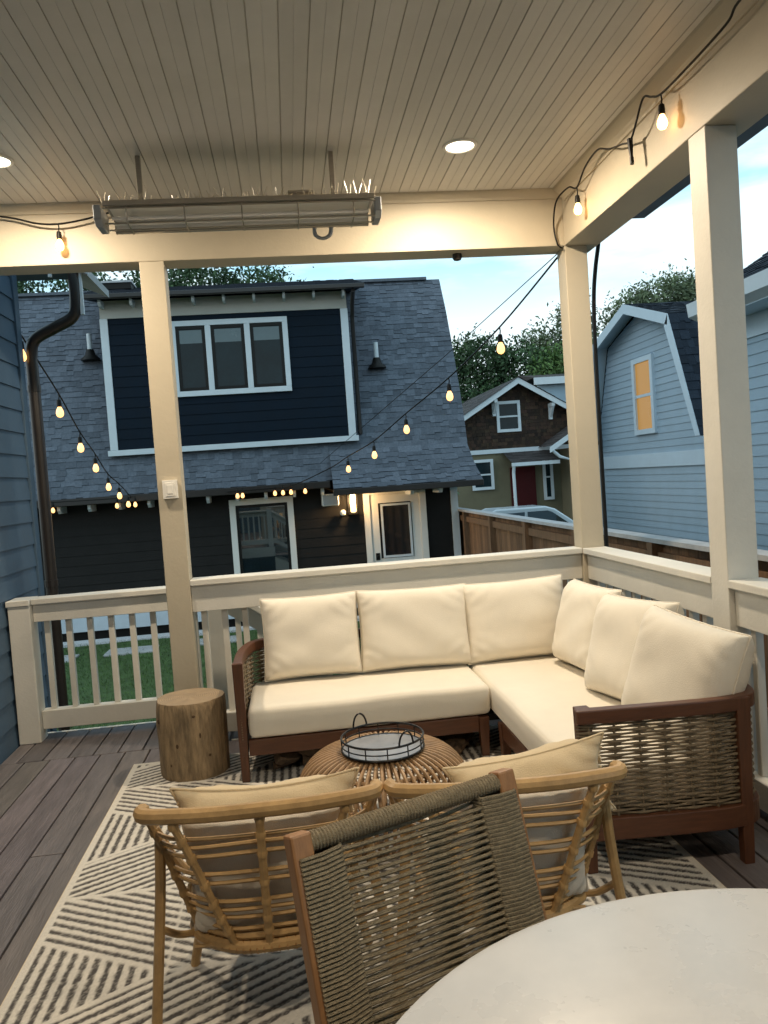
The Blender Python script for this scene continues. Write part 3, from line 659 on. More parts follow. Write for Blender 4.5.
# ------------------------------------------------------------------ fence
def fence_run(P0,P1,z0,z1,label,cap=True):
    P0=Vector((*P0,0));P1=Vector((*P1,0));d=P1-P0;Ln=d.length;d.normalize();nrm=Vector((-d.y,d.x,0))
    f=thing('wood_fence',label,'fence',((P0.x+P1.x)/2,(P0.y+P1.y)/2,z0))
    mb=MB();s=0
    while s<Ln:
        w_=.138;k=random.uniform(.6,1.3);a=P0+d*s;b=P0+d*min(s+w_,Ln)
        q=nrm*.011
        vs=[(a-q),(b-q),(b+q),(a+q)];mb.add([(*v.xy,z0) for v in vs]+[(*v.xy,z1-.05) for v in vs],[(3,2,1,0),(4,5,6,7),(0,1,5,4),(1,2,6,5),(2,3,7,6),(3,0,4,7)],(k,k*.97,k*.92));s+=w_+.006
    obj('pickets',mb,fencem,f)
    np_=max(1,round(Ln/1.65))
    for i in range(np_+1):
        p=P0+d*(Ln*i/np_)+nrm*.055;mb=MB();mb.box(p.x-.045,p.y-.045,z0-.05,p.x+.045,p.y+.045,z1-.04);obj('post',mb,fencem,f)
    for zz in(z1-.16,z0+.7,z0+.15):
        mb=MB();mb.bar((*(P0+nrm*.035).xy,zz),(*(P1+nrm*.035).xy,zz),.04,.09);obj('rail',mb,fencem,f)
    mb=MB();mb.bar((*(P0+nrm*.02).xy,z1-.02),(*(P1+nrm*.02).xy,z1-.02),.15,.035);obj('cap',mb,fencecap,f)
    return f
fence_run((1.0,-6),(1.0,9.6),-.75,.985,'brown wooden board fence running beside the porch on the right')
fence_run((1.10,9.62),(2.4,9.75),-.75,.70,'dark wooden fence panel joining the garage corner')
# ------------------------------------------------------------------ blue neighbour house
t=thing('neighbour_house','pale blue house with barn shaped gable and one lit window beyond the fence','house',(7,7,-.75))
cy=8.52
def gext(z):
    if z<1.9:return (0,6.3)
    if z<3.83:hw=2.33-(z-1.9)/1.93*.80
    else:hw=max(.0,1.53*(4.25-z)/.42)
    return (11.5-(cy+hw),11.5-(cy-hw))
mb=MB();mb.box(4.52,5.2,-.8,9,11.5,1.9);mb.prism([(cy-2.3,1.9),(cy+2.3,1.9),(cy+1.5,3.83),(cy,4.22),(cy-1.5,3.83)],0,4.52,9);obj('wall_core',mb,skyblue,t)
mb=MB();lap(mb,(4.5,11.5),(4.5,5.2),-.8,4.34,.118,(-1,0),gext,var=.035);obj('siding',mb,skyblue,t)
mb=MB();mb.box(4.465,5.2,1.46,4.5,11.5,1.70);obj('belt_board',mb,skytrim,t)
# rakes
rk=[(cy+2.42,1.9),(cy+1.62,3.86),(cy,4.36),(cy-1.62,3.86),(cy-2.42,1.9)]
mb=MB()
for a,b in zip(rk[:-1],rk[1:]):mb.bar((4.19,a[0],a[1]-.07),(4.19,b[0],b[1]-.07),.03,.17,up=(1,0,0)) if False else mb.prism([(a[0],a[1]),(b[0],b[1]),(b[0]*.985+cy*.015,b[1]-.17),(a[0]*.985+cy*.015,a[1]-.17)] if a[1]!=1.9 and b[1]!=1.9 else [(a[0],a[1]),(b[0],b[1]),(b[0]+(-.13 if b[0]>cy else .13),b[1]-.17*(1 if b[1]>3 else 0)),(a[0]+(-.13 if a[0]>cy else .13),a[1]-.17*(1 if a[1]>3 else 0))],0,4.16,4.20)
obj('rake_board',mb,skytrim,t)
mb=MB()
for a,b in zip(rk[:-1],rk[1:]):mb.add([(4.2,a[0],a[1]-.03),(4.2,b[0],b[1]-.03),(4.51,b[0],b[1]-.03),(4.51,a[0],a[1]-.03)],[(0,1,2,3)])
obj('soffit',mb,skytrim,t)
for k,(a,b) in enumerate(zip(rk[:-1],rk[1:])):
    lo,hi=(a,b) if a[1]<b[1] else (b,a)
    Pk,Lk=profP([lo,hi],lambda u,h,z:Vector((u,h,z)))
    mb=MB();shingle(mb,Pk,Lk,4.17,9,exp=.15,lo=.7,hi=1.2);obj('roof',mb,shingd,t)
# window
mb=MB();y0,y1,z0,z1=8.12,8.95,2.05,3.42
mb.box(4.44,y0,z1-.09,4.51,y1,z1);mb.box(4.44,y0,z0,4.51,y1,z0+.09);mb.box(4.44,y0,z0+.09,4.51,y0+.10,z1-.09);mb.box(4.44,y1-.10,z0+.09,4.51,y1,z1-.09);wf=obj('window_frame',mb,skytrim,t)
mb=MB();zm=(z0+z1)/2;mb.box(4.455,y0+.1,zm-.025,4.49,y1-.1,zm+.025);obj('sash_rail',mb,skytrim,wf)
mb=MB();mb.box(4.475,y0+.101,z0+.091,4.485,y1-.101,zm-.026);mb.box(4.475,y0+.101,zm+.026,4.485,y1-.101,z1-.091);obj('pane',mb,amber,wf)
# nearer wing
t2=thing('neighbour_house','pale blue house wing with white gutter and dark roof at the right edge','house',(4,0,-.75))
mb=MB();mb.box(3.02,-6,-.8,6,2.98,3.0);obj('wall_core',mb,skyblue,t2)
mb=MB();lap(mb,(3.0,3.0),(3.0,-6),-.8,3.02,.118,(-1,0),var=.03);obj('siding',mb,skyblue,t2)
mb=MB();mb.box(2.97,2.94,-.8,3.03,3.03,3.0);obj('corner_board',mb,skytrim,t2)
mb=MB();mb.box(2.62,-6,3.03,3.02,3.08,3.06);mb.box(2.97,-6,2.80,2.999,3.0,3.029);obj('soffit',mb,skytrim,t2)
mb=MB();mb.prism([(2.50,3.10),(2.62,3.04),(2.62,3.24),(2.48,3.24)],1,-6,3.13);obj('gutter',mb,extwhite,t2)
Pk,Lk=profP([(2.58,3.25),(4.6,4.45)],lambda u,h,z:Vector((h,u,z)))
mb=MB();shingle(mb,Pk,Lk,-6,3.10,lo=.7,hi=1.2);obj('roof',mb,shingd,t2)
mb=MB();mb.prism([(2.6,3.07),(2.6,3.23),(4.6,4.42),(6.5,3.23),(6.5,3.07)],1,-6,3.08);obj('roof_core',mb,shingd,t2)
# ------------------------------------------------------------------ tan house
GZ=-1.4
t=thing('craftsman_house','olive house with brown shingled gable, red door and white trim beyond the fence','house',(7,26,GZ))
mb=MB();mb.box(4.3,24.6,GZ,10.6,33,2.25);obj('wall',mb,stucco,t)
cx=6.84;pk=4.90;sl_=.60
mb=MB();mb.prism([(4.3,2.35),(10.2,2.35),(10.0,pk-.06-.6*2.93),(cx,pk-.06),(4.3,pk-.06-.6*2.77)],1,24.62,33);obj('gable_core',mb,shake,t)
mb=MB();z=2.36
while z<4.8:
    e=.13;hw=(pk-.1-z)/sl_;xx=max(4.3,cx-hw)
    while xx<min(10.2,cx+hw):
        w_=random.uniform(.08,.24);k=random.uniform(.4,1.5);mb.box(xx,24.585-random.uniform(0,.02),z,min(xx+w_,cx+hw),24.62,z+e-.008,(k,k*random.uniform(.85,1.05),k*.9));xx+=w_+.006
    z+=e
obj('shake_siding',mb,shake,t)
mb=MB();mb.box(4.2,24.52,2.20,10.4,24.6,2.36);obj('belt_board',mb,extwhite,t)
mb=MB()
for s in(-1,1):
    a=(cx,24.05,pk);b=(cx+s*3.0,24.05,pk-.6*3.0);mb.prism([(cx,pk+.06),(b[0],b[2]+.06),(b[0],b[2]-.14),(cx,pk-.16)],1,24.05,24.1)
obj('rake_board',mb,extwhite,t)
for s in(-1,1):
    Pk,Lk=profP([(cx+s*3.05,pk-.6*3.05+.08),(cx,pk+.08)],lambda u,h,z:Vector((h,u,z)))
    mb=MB();shingle(mb,Pk,Lk,24.0,33,exp=.2,tab=(.3,.8),lo=.75,hi=1.2);obj('roof',mb,shingb,t)
    mb=MB();mb.add([(cx+s*3.05,24.06,pk-.6*3.05+.03),(cx,24.06,pk+.03),(cx,33,pk+.03),(cx+s*3.05,33,pk-.6*3.05+.03)],[(0,1,2,3)]);obj('soffit',mb,extwhite,t)
for x in(5.95,8.15):
    zz=pk-.6*abs(x-cx)-.16;mb=MB();mb.box(x-.06,24.1,zz-.12,x+.06,24.59,zz);mb.box(x-.06,24.45,zz-.6,x+.06,24.59,zz-.12);mb.bar((x,24.15,zz-.1),(x,24.5,zz-.52),.08,.1);obj('knee_brace',mb,extwhite,t)
for x0,x1,z0,z1,yy in((6.05,6.98,2.98,4.15,24.6),(4.95,5.80,.85,2.0,24.6),(7.72,8.12,.30,2.05,24.6)):
    mb=MB();frame_box(mb,x0,z0,x1,z1,yy-.09,yy-.03,.11);mb.box(x0+.11,yy-.08,(z0+z1)/2-.03,x1-.11,yy-.04,(z0+z1)/2+.03);wf=obj('window_frame',mb,extwhite,t)
    mb=MB();mb.box(x0+.1,yy-.05,z0+.1,x1-.1,yy-.035,z1-.1);obj('pane',mb,glassd,wf)
mb=MB();mb.box(6.45,24.53,-.6,7.42,24.6,1.62);dr=obj('door',mb,redd,t)
mb=MB();mb.tube([(6.55,24.5,.5),(6.55,24.53,.5)],.05,10);obj('handle',mb,steelg,dr)
# porch roof over door
Pk,Lk=profP([(23.4,1.80),(24.58,2.22)],lambda u,h,z:Vector((u,h,z)))
mb=MB();shingle(mb,Pk,Lk,6.2,8.0,exp=.16,tab=(.2,.5),lo=.7,hi=1.2);obj('porch_roof',mb,shingb,t)
mb=MB();mb.box(6.2,23.32,1.66,8.0,23.42,1.79);mb.tube([(6.28,23.4,1.68),(6.28,23.5,1.4),(6.30,23.5,-1.4)],.06,8);obj('porch_gutter',mb,extwhite,t)
Pk,Lk=profP([(7.6,2.32),(9.2,3.3)],lambda u,h,z:Vector((h,u,z)))
mb=MB();shingle(mb,Pk,Lk,22.9,24.55,exp=.2,tab=(.3,.6),lo=.7,hi=1.2);obj('side_roof',mb,shingb,t)
mb=MB();mb.prism([(7.5,2.26),(9.2,3.28),(9.2,3.08),(7.5,2.06)],1,22.86,22.9);mb.tube([(7.55,22.95,2.2),(7.9,23.0,1.9),(8.35,23.05,1.75),(8.40,23.05,-1.4)],.06,8);obj('side_rake',mb,extwhite,t)
mb=MB();mb.box(8.45,22.95,GZ,10.8,24.6,2.2);obj('wing_wall',mb,stucco,t)
# roof of a further house
t=thing('distant_house','pale gabled house far behind the olive house roof','house',(13,36,GZ))
mb=MB();mb.box(10.7,33.6,GZ,15.5,38,5.6);obj('wall',mb,skyblue,t)
mb=MB();mb.box(10.4,33.2,5.6,15.8,33.35,5.95);obj('fascia',mb,extwhite,t)
mb=MB();mb.prism([(33.2,5.96),(36,6.4),(38.4,5.96)],0,10.4,15.8);obj('roof',mb,shingb,t)
# ------------------------------------------------------------------ car
t=thing('parked_car','white car seen from the side above the wooden fence','car',(5.6,20,GZ))
g=GZ
body=[(3.2,g+.35),(3.15,g+.85),(3.4,g+1.0),(6.9,g+1.05),(7.75,g+.92),(7.95,g+.7),(7.95,g+.35)]
mb=MB();mb.prism(body,1,19.15,20.95);obj('body',mb,carw,t,bevel=.07,smooth=True)
cab=[(4.0,g+.98),(4.15,g+1.62),(4.45,g+1.74),(6.05,g+1.74),(6.35,g+1.64),(7.2,g+1.02)]
mb=MB();mb.prism(cab,1,19.3,20.8);obj('cabin',mb,carw,t,bevel=.05,smooth=True)
for pts in([(4.35,g+1.06),(4.42,g+1.58),(5.35,g+1.60),(5.35,g+1.06)],[(5.45,g+1.06),(5.45,g+1.60),(6.1,g+1.60),(6.25,g+1.54),(6.9,g+1.06)]):
    mb=MB();mb.prism(pts,1,19.285,19.31);obj('window',mb,dimglass,t)
for x in(4.1,7.0):
    for y in(19.12,20.78):
        mb=MB();mb.tube([(x,y,g+.34),(x,y+.2,g+.34)],.34,20);wh=obj('wheel',mb,rubber,t);mb=MB();mb.tube([(x,y-.01,g+.34),(x,y+.02,g+.34)],.2,14);obj('rim',mb,steelg,wh)
mb=MB();mb.box(6.55,19.05,g+1.02,6.75,19.2,g+1.16);obj('mirror',mb,carw,t,bevel=.03)
# ------------------------------------------------------------------ trees
def tree(label,loc,blobs,leaf,nleaf,m,seed,group='trees behind the houses'):
    rg=np.random.default_rng(seed);x,y,z=loc
    t=thing('tree',label,'tree',loc,group)
    top=max(b[2] for b in blobs)
    mb=MB();mb.tube([(x,y,z),(x+.1,y,z+(top-z)*.35),(x-.1,y,z+(top-z)*.7),(x,y,top)],[.32,.25,.16,.05],8)
    for b in blobs:
        s=Vector((x,y,z+(b[2]-z)*.55));mb.tube([s,s.lerp(Vector(b[:3]),.6)+Vector((0,0,-.2)),Vector(b[:3])],[.12,.08,.03],6)
    obj('trunk',mb,barkt,t,smooth=True)
    V=[];Fc=[];C=[]
    vol=np.array([b[3]*b[4]*b[5] for b in blobs]);cnt=(nleaf*vol/vol.sum()).astype(int)
    for b,c in zip(blobs,cnt):
        ncl=max(6,c//110);d=rg.normal(size=(ncl,3));d/=np.linalg.norm(d,axis=1)[:,None];rad=rg.uniform(.35,1.0,ncl)**.5
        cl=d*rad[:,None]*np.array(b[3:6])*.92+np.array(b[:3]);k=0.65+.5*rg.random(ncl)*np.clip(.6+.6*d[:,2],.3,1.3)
        ids=rg.integers(0,ncl,c);p=cl[ids]+rg.normal(size=(c,3))*leaf*2.6
        u=rg.normal(size=(c,3));u/=np.linalg.norm(u,axis=1)[:,None];w_=np.cross(u,rg.normal(size=(c,3)));w_/=np.linalg.norm(w_,axis=1)[:,None]
        s=leaf*rg.uniform(.5,1.1,c)[:,None]
        for i in range(c):
            o=len(V);V+= [tuple(p[i]-u[i]*s[i]),tuple(p[i]+w_[i]*s[i]*.45),tuple(p[i]+u[i]*s[i]),tuple(p[i]-w_[i]*s[i]*.45)];Fc.append((o,o+1,o+2,o+3))
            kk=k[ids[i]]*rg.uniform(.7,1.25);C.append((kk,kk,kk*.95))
    mb=MB();mb.v=V;mb.f=Fc;mb.c=C;mb.usec=True;obj('crown',mb,m,t)
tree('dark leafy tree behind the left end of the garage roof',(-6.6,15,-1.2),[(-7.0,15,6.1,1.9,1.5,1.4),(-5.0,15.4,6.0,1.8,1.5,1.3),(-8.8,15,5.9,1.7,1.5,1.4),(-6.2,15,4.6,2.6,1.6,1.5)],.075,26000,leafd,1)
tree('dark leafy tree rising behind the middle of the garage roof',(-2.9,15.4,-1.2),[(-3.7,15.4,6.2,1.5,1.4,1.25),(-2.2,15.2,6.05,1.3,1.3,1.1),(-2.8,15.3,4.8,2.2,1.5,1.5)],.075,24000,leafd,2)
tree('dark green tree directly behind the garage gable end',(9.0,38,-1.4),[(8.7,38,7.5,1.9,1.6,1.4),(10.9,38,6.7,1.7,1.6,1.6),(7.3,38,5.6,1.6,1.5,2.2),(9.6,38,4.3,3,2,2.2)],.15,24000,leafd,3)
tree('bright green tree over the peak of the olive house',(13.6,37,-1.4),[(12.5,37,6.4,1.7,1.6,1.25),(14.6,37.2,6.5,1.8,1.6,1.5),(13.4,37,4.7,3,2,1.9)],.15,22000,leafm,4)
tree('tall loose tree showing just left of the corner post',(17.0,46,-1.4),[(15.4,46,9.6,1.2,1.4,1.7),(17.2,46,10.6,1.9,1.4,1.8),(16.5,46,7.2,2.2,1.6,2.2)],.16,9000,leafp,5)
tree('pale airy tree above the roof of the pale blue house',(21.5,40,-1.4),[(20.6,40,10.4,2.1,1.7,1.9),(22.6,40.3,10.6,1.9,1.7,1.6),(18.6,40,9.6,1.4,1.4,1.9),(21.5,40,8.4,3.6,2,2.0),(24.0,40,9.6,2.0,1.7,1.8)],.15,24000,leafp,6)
tree('dark shrub beyond the garage corner in front of the olive house',(2.6,18,-1.4),[(2.2,18,.4,.6,.6,.9),(2.6,18.2,-.4,.8,.6,.7)],.09,2500,leafd,8,'shrubs beyond the fence')
# ------------------------------------------------------------------ rug
W0,W1,Y0,Y1=-2.95,-.42,-3.45,-.29;ST=.0062
nx=int((W1-W0)/ST);nyy=int((Y1-Y0)/ST)
gx=np.linspace(W0,W1,nx+1);gy=np.linspace(Y0,Y1,nyy+1)
XX,YY=np.meshgrid(gx,gy,indexing='ij')
A_=.585;H_=A_*math.cos(R(30))
def pat(X,Y):
    u=(X-W0)/H_;col=np.floor(u);fu=u-col                # columns of triangles
    flip=(col%2)==1;fu=np.where(flip,1-fu,fu)           # mirror neighbours
    v=(Y+1.86)/A_;k=np.floor(v+.5);fv=v-k
    right=np.abs(fv)<.5*(1-fu)
    sx=np.where(flip,-1,1)
    dp=(Y-sx*X*math.tan(R(30)))*math.cos(R(30));dm=(Y+sx*X*math.tan(R(30)))*math.cos(R(30))
    vert=(np.mod(k+col,2)==1)
    j=np.where(fv>0,k,k-1)
    inL=np.where(np.mod(j+col,2)==0,dp,dm)
    inR=np.where(vert,X,np.where(fv>0,dp,dm))
    d=np.where(right,inR,inL)
    # thin plain lines between the blocks
    e1=np.where(right&~vert,np.abs(fv)*A_,np.where(right|(np.abs(fv)<.5),np.abs(np.abs(fv)-.5*(1-fu))*A_*.85,1));e1=np.where(~right&~vert,1,e1)
    e2=np.minimum(fu,1-fu)*H_
    wob=.0014*np.sin(X*90+7*np.sin(Y*23))+.0014*np.sin(Y*83+6*np.sin(X*31))
    ph=np.mod((d+wob)/.0445,1);st=np.clip((.225-np.abs(ph-.5))*.0445/.005+.5,0,1)
    st=st*np.clip((e1-.010)/.006,0,1)*np.where(e2<.010,np.clip(e2/.01,0,1),1)
    return st
S_=pat(XX,YY)
nzv=rng.random(S_.shape);S2=np.clip(S_*(.72+.55*(nzv>.25)*nzv**.5),0,1)
edge=(XX<W0+.03)|(XX>W1-.03)|(YY>Y1-.03)|(YY<Y0+.03);S2[edge]=0
lightc=np.array((.67,.63,.56));darkc=np.array((.075,.067,.062))
colr=lightc*(1-S2[...,None])+darkc*S2[...,None]
colr*= (1+.10*(rng.random(S_.shape)-.5))[...,None]
zz=.010+.0022*(1-S2)+.0012*rng.random(S_.shape)
V=np.stack([XX,YY,zz],-1).reshape(-1,3)
i=np.arange(nx)[:,None]*(nyy+1)+np.arange(nyy)[None,:];q=np.stack([i,i+nyy+1,i+nyy+2,i+1],-1).reshape(-1,4)
me=bpy.data.meshes.new('area_rug');org=np.array([(W0+W1)/2,(Y0+Y1)/2,0]);me.vertices.add(len(V));me.vertices.foreach_set('co',(V-org).ravel())
me.loops.add(q.size);me.loops.foreach_set('vertex_index',q.ravel().astype(np.int32));me.polygons.add(len(q));me.polygons.foreach_set('loop_start',np.arange(0,q.size,4,dtype=np.int32));me.update(calc_edges=True)
at=me.color_attributes.new('Col','FLOAT_COLOR','POINT');ca=np.ones((len(V),4),np.float32);ca[:,:3]=colr.reshape(-1,3);at.data.foreach_set('color',ca.ravel())
me.materials.append(rugm);ro=bpy.data.objects.new('area_rug',me);COL.objects.link(ro);ro.location=org
tag(ro,'cream rug with dark stripes in triangular blocks on the deck','rug')
mb=MB();ed=[(W0,Y0),(W1,Y0),(W1,Y1),(W0,Y1)]
mb.tube([(a,b,.0065) for a,b in ed],.0065,6,closed=True);eo=obj('rug_binding',mb,fabricp,None);eo.parent=ro;eo.location=Vector(eo.location)-Vector(org)
RZ=.012
# ------------------------------------------------------------------ sofa
t=thing('sectional_sofa','corner sofa with cream cushions, teak frame and woven rope arms','sofa',(-1.2,-.8,0))
zt=.67;zb0,zb1=.155,.243
legs=[(-2.262,-.775,.012),(-.925,-.775,.012),(-.845,-.93,.012),(-.845,-2.17,.012),(-.225,-2.225,0),(-.15,-.20,0),(-2.12,-.17,0),(-1.1,-.17,0)]
top_path=smoothpath([(-2.262,-.80,zt),(-2.262,-.55,zt),(-2.245,-.36,zt),(-2.20,-.21,zt),(-2.10,-.145,zt),(-1.9,-.13,zt)],6)+[Vector((-1.2,-.13,zt)),Vector((-.4,-.13,zt))]+smoothpath([(-.3,-.13,zt),(-.17,-.16,zt),(-.125,-.28,zt),(-.12,-.5,zt)],5)+[Vector((-.12,-1.2,zt))]+smoothpath([(-.12,-1.85,zt),(-.125,-2.05,zt),(-.17,-2.19,zt),(-.28,-2.235,zt),(-.45,-2.235,zt),(-.65,-2.22,zt),(-.885,-2.20,zt)],6)
def strip(path,w_,z0,z1):
    """a rail following a horizontal path"""
    mb=MB();vs=[];N=len(path)
    for i,p in enumerate(path):
        d=(path[min(i+1,N-1)]-path[max(i-1,0)]);d.z=0;d.normalize();nn=Vector((-d.y,d.x,0))*w_/2
        vs+=[(p.x-nn.x,p.y-nn.y,z0),(p.x+nn.x,p.y+nn.y,z0),(p.x+nn.x,p.y+nn.y,z1),(p.x-nn.x,p.y-nn.y,z1)]
    fs=[(3,2,1,0),tuple(4*(N-1)+k for k in range(4))]
    for i in range(N-1):
        for k in range(4):fs.append((4*i+k,4*i+(k+1)%4,4*i+4+(k+1)%4,4*i+4+k))
    mb.add(vs,fs);return mb
obj('arm_rail',strip(top_path,.048,zt-.055,zt),teakx,t,bevel=.006)
obj('base_rail',strip(top_path,.044,zb0,zb1),teakx,t,bevel=.005)
mb=MB();mb.box(-2.232,-.80,zb0,-.955,-.76,zb1);obj('front_rail',mb,teakx,t,bevel=.004)
mb=MB();mb.box(-.865,-2.14,zb0,-.825,-.96,zb1);obj('front_rail',mb,teak,t,bevel=.004)
mb=MB();mb.box(-2.2,-.76,.20,-.2,-.17,.235);mb.box(-.82,-2.15,.20,-.18,-.77,.235);obj('seat_deck',mb,black,t)
for i,(x,y,z) in enumerate(legs):
    front=i in(0,3);mb=MB();h=zt-.003 if front else (zt-.004 if i==4 else zb0+.08);s=.029
    mb.add([(x-s*.72,y-s*.72,z),(x+s*.72,y-s*.72,z),(x+s*.72,y+s*.72,z),(x-s*.72,y+s*.72,z),(x-s,y-s,h),(x+s,y-s,h),(x+s,y+s,h),(x-s,y+s,h)],[(3,2,1,0),(4,5,6,7),(0,1,5,4),(1,2,6,5),(2,3,7,6),(3,0,4,7)])
    obj('leg',mb,teak,t,bevel=.004)
# rope weave along the path between the rails
def arclen(path):
    s=[0]
    for a,b in zip(path[:-1],path[1:]):s.append(s[-1]+(b-a).length)
    return s
sl2=arclen(top_path)
def at(path,s,sv):
    i=int(np.searchsorted(sv,s))-1;i=max(0,min(i,len(path)-2));f_=(s-sv[i])/max(1e-9,sv[i+1]-sv[i]);p=path[i].lerp(path[i+1],f_);d=(path[i+1]-path[i]).normalized();return p,Vector((-d.y,d.x,0))
tot=sl2[-1];ns=int(tot/.098);dsx=tot/ns
mb=MB();lv=27
for k in range(lv):
    z=zb1+.008+(zt-.062-zb1-.012)*k/(lv-1);pts=[];rad=[];ph=k%2
    m_=ns*6
    for i in range(m_+1):
        s=tot*i/m_;p,nn=at(top_path,s,sl2);cc_=abs(math.cos(math.pi*(s/dsx-.5)))**3;rad.append(.0042+.0028*cc_);pts.append(p+nn*(.005*math.sin(math.pi*s/dsx+math.pi*ph))+Vector((0,0,z-zt+rv(.0003))))
    mb.tube(pts,rad,6)
obj('rope_weave',mb,rope,t,smooth=True)
mb=MB()
for i in range(ns+1):
    p,nn=at(top_path,min(tot*.99999,(i+.5)*dsx),sl2) if i<ns else (None,None)
    if p is None:continue
    mb.tube([(p.x,p.y,zb1-.01),(p.x,p.y,zt-.05)],.005,6)
obj('rope_stakes',mb,rope,t,smooth=True)
# cushions
mb=MB();slab(mb,-2.225,-.805,.245,-.882,-.19,.415,seed=1);obj('seat_cushion',mb,fabric,t,smooth=True,auto=0)
mb=MB();slab(mb,-.872,-2.165,.245,-.17,-.19,.415,seed=2);obj('seat_cushion',mb,fabric,t,smooth=True,auto=0)
def place(mb,c,rz,tilt,roll=0):
    mb.move(Matrix.Translation(c)@Matrix.Rotation(rz,4,'Z')@Matrix.Rotation(tilt,4,'X')@Matrix.Rotation(roll,4,'Y'))
CU=[(( -1.845,-.235,.675),0,-13,.60,.50,.20,0),((-1.205,-.245,.67),0,-13,.70,.50,.20,1),((-.555,-.25,.665),0,-13,.68,.50,.20,-1),
    ((-.255,-.70,.668),-84,-16,.58,.50,.21,0),((-.275,-1.34,.668),-82,-18,.62,.53,.22,-3),((-.30,-1.92,.665),-79,-18,.62,.53,.23,4)]
for i,(c,rz,ti,w_,h_,T_,rl) in enumerate(CU):
    mb=MB();cushion(mb,w_,h_,T_,seed=10+i,p=5,q=.45,pinch=.045,wr=.0048);place(mb,Vector(c),R(rz),R(ti),R(rl));obj('back_cushion',mb,fabric,t,smooth=True,auto=0,sub=1)
# firewood under sofa
fl='split firewood piece lying in the dark under the sofa'
for k in range(60):
    x=random.uniform(-2.1,-1.0);y=random.uniform(-.70,-.25);z=random.choice((.014,.014,.05,.07));r_=random.uniform(.032,.058);Ln=random.uniform(.12,.26);a=random.uniform(0,3.14)
    mb=MB();d=Vector((math.cos(a),math.sin(a),rv(.25)))*Ln/2;c=Vector((x,y,z+r_))
    mb.tube([c-d,c-d*.5+Vector((rv(.01),rv(.01),rv(.01))),c+d*.5,c+d],[r_*.8,r_,r_*.9,r_*.75],random.choice((3,4,5)))
    tag(obj('firewood_log',mb,logm,bevel=.006),fl,'firewood','firewood pieces under the sofa')
# ------------------------------------------------------------------ stump
t=thing('tree_stump','round bark stripped tree stump stool left of the sofa','stump',(-2.565,-.50,.012))
mb=MB();N=48;zs=[0,.02,.1,.2,.3,.38,.415,.428];ph=[random.uniform(0,6.28) for _ in range(8)]
def sr(g,z):
    return .192*(1+.02*math.sin(2*g+ph[0])+.014*math.sin(5*g+ph[1]+z*2)+.008*math.sin(11*g+ph[2]+z*5)+.012*math.sin(3*g+ph[3])*(z/.4))+(.012*math.exp(-((g-3.6)/.35)**2)*math.exp(-((z-.30)/.08)**2))
vs=[];fs=[]
for z in zs:
    ins=.008 if z>.42 else (.003 if z>.41 or z<.01 else 0)
    for k in range(N):
        g=2*math.pi*k/N;r_=sr(g,z)-ins;vs.append((-2.565+r_*math.cos(g),-.50+r_*math.sin(g),.012+z))
for i in range(len(zs)-1):
    for k in range(N):fs.append((i*N+k,i*N+(k+1)%N,(i+1)*N+(k+1)%N,(i+1)*N+k))
fs.append(tuple(range(N))[::-1]);mb.add(vs,fs);sd=obj('side',mb,barkm,t,smooth=True,auto=60)
knotm=mat('stump_knot',(.09,.05,.025),.8,.5,25,bump=.6)
for g,z,w_,h_ in((3.75,.33,.016,.013),(4.35,.20,.010,.016),(4.9,.36,.012,.009),(5.3,.13,.011,.012),(4.1,.09,.008,.012),(5.05,.25,.007,.02)):
    mb=MB();r_=sr(g,z)+.001;c=Vector((-2.565+r_*math.cos(g),-.50+r_*math.sin(g),.012+z));tn=Vector((-math.sin(g),math.cos(g),0));nm=Vector((math.cos(g),math.sin(g),0))
    ring=[c+tn*w_*math.cos(a)+Vector((0,0,h_*math.sin(a)))-nm*.003 for a in np.linspace(0,6.283,12,endpoint=False)];mb.add([c+nm*.003]+ring,[(0,1+k,1+(k+1)%12) for k in range(12)]);obj('knot',mb,knotm,sd,smooth=True)
mb=MB();vs=[(-2.565,-.50,.442)];
for rr_ in(.33,.66,1.0):
    for k in range(N):
        g=2*math.pi*k/N;r_=(sr(g,.428)-.008)*rr_;vs.append((-2.565+r_*math.cos(g),-.50+r_*math.sin(g),.440+(.002*math.sin(7*g) if rr_<1 else 0)))
fs=[(0,1+k,1+(k+1)%N) for k in range(N)]
for i in range(2):
    for k in range(N):fs.append((1+i*N+k,1+(i+1)*N+k,1+(i+1)*N+(k+1)%N,1+i*N+(k+1)%N))
mb.add(vs,fs);obj('cut_top',mb,stumpt,t,smooth=True)
# rings on cut top
nt=stumpt.node_tree;nn_=nt.nodes;wv=nn_.new('ShaderNodeTexWave');wv.wave_type='RINGS';wv.rings_direction='Z';wv.inputs['Scale'].default_value=26;wv.inputs['Distortion'].default_value=2.5;wv.inputs['Detail'].default_value=2
tcx=nn_.new('ShaderNodeTexCoord');nt.links.new(tcx.outputs['Object'],wv.inputs['Vector'])
bs=nn_['Principled BSDF'];src=bs.inputs['Base Color'].links[0].from_socket;mx=nn_.new('ShaderNodeMix');mx.data_type='RGBA';mx.blend_type='MULTIPLY';mx.inputs[0].default_value=.28
nt.links.new(src,mx.inputs[6]);nt.links.new(wv.outputs['Color'],mx.inputs[7]);nt.links.new(mx.outputs[2],bs.inputs['Base Color'])
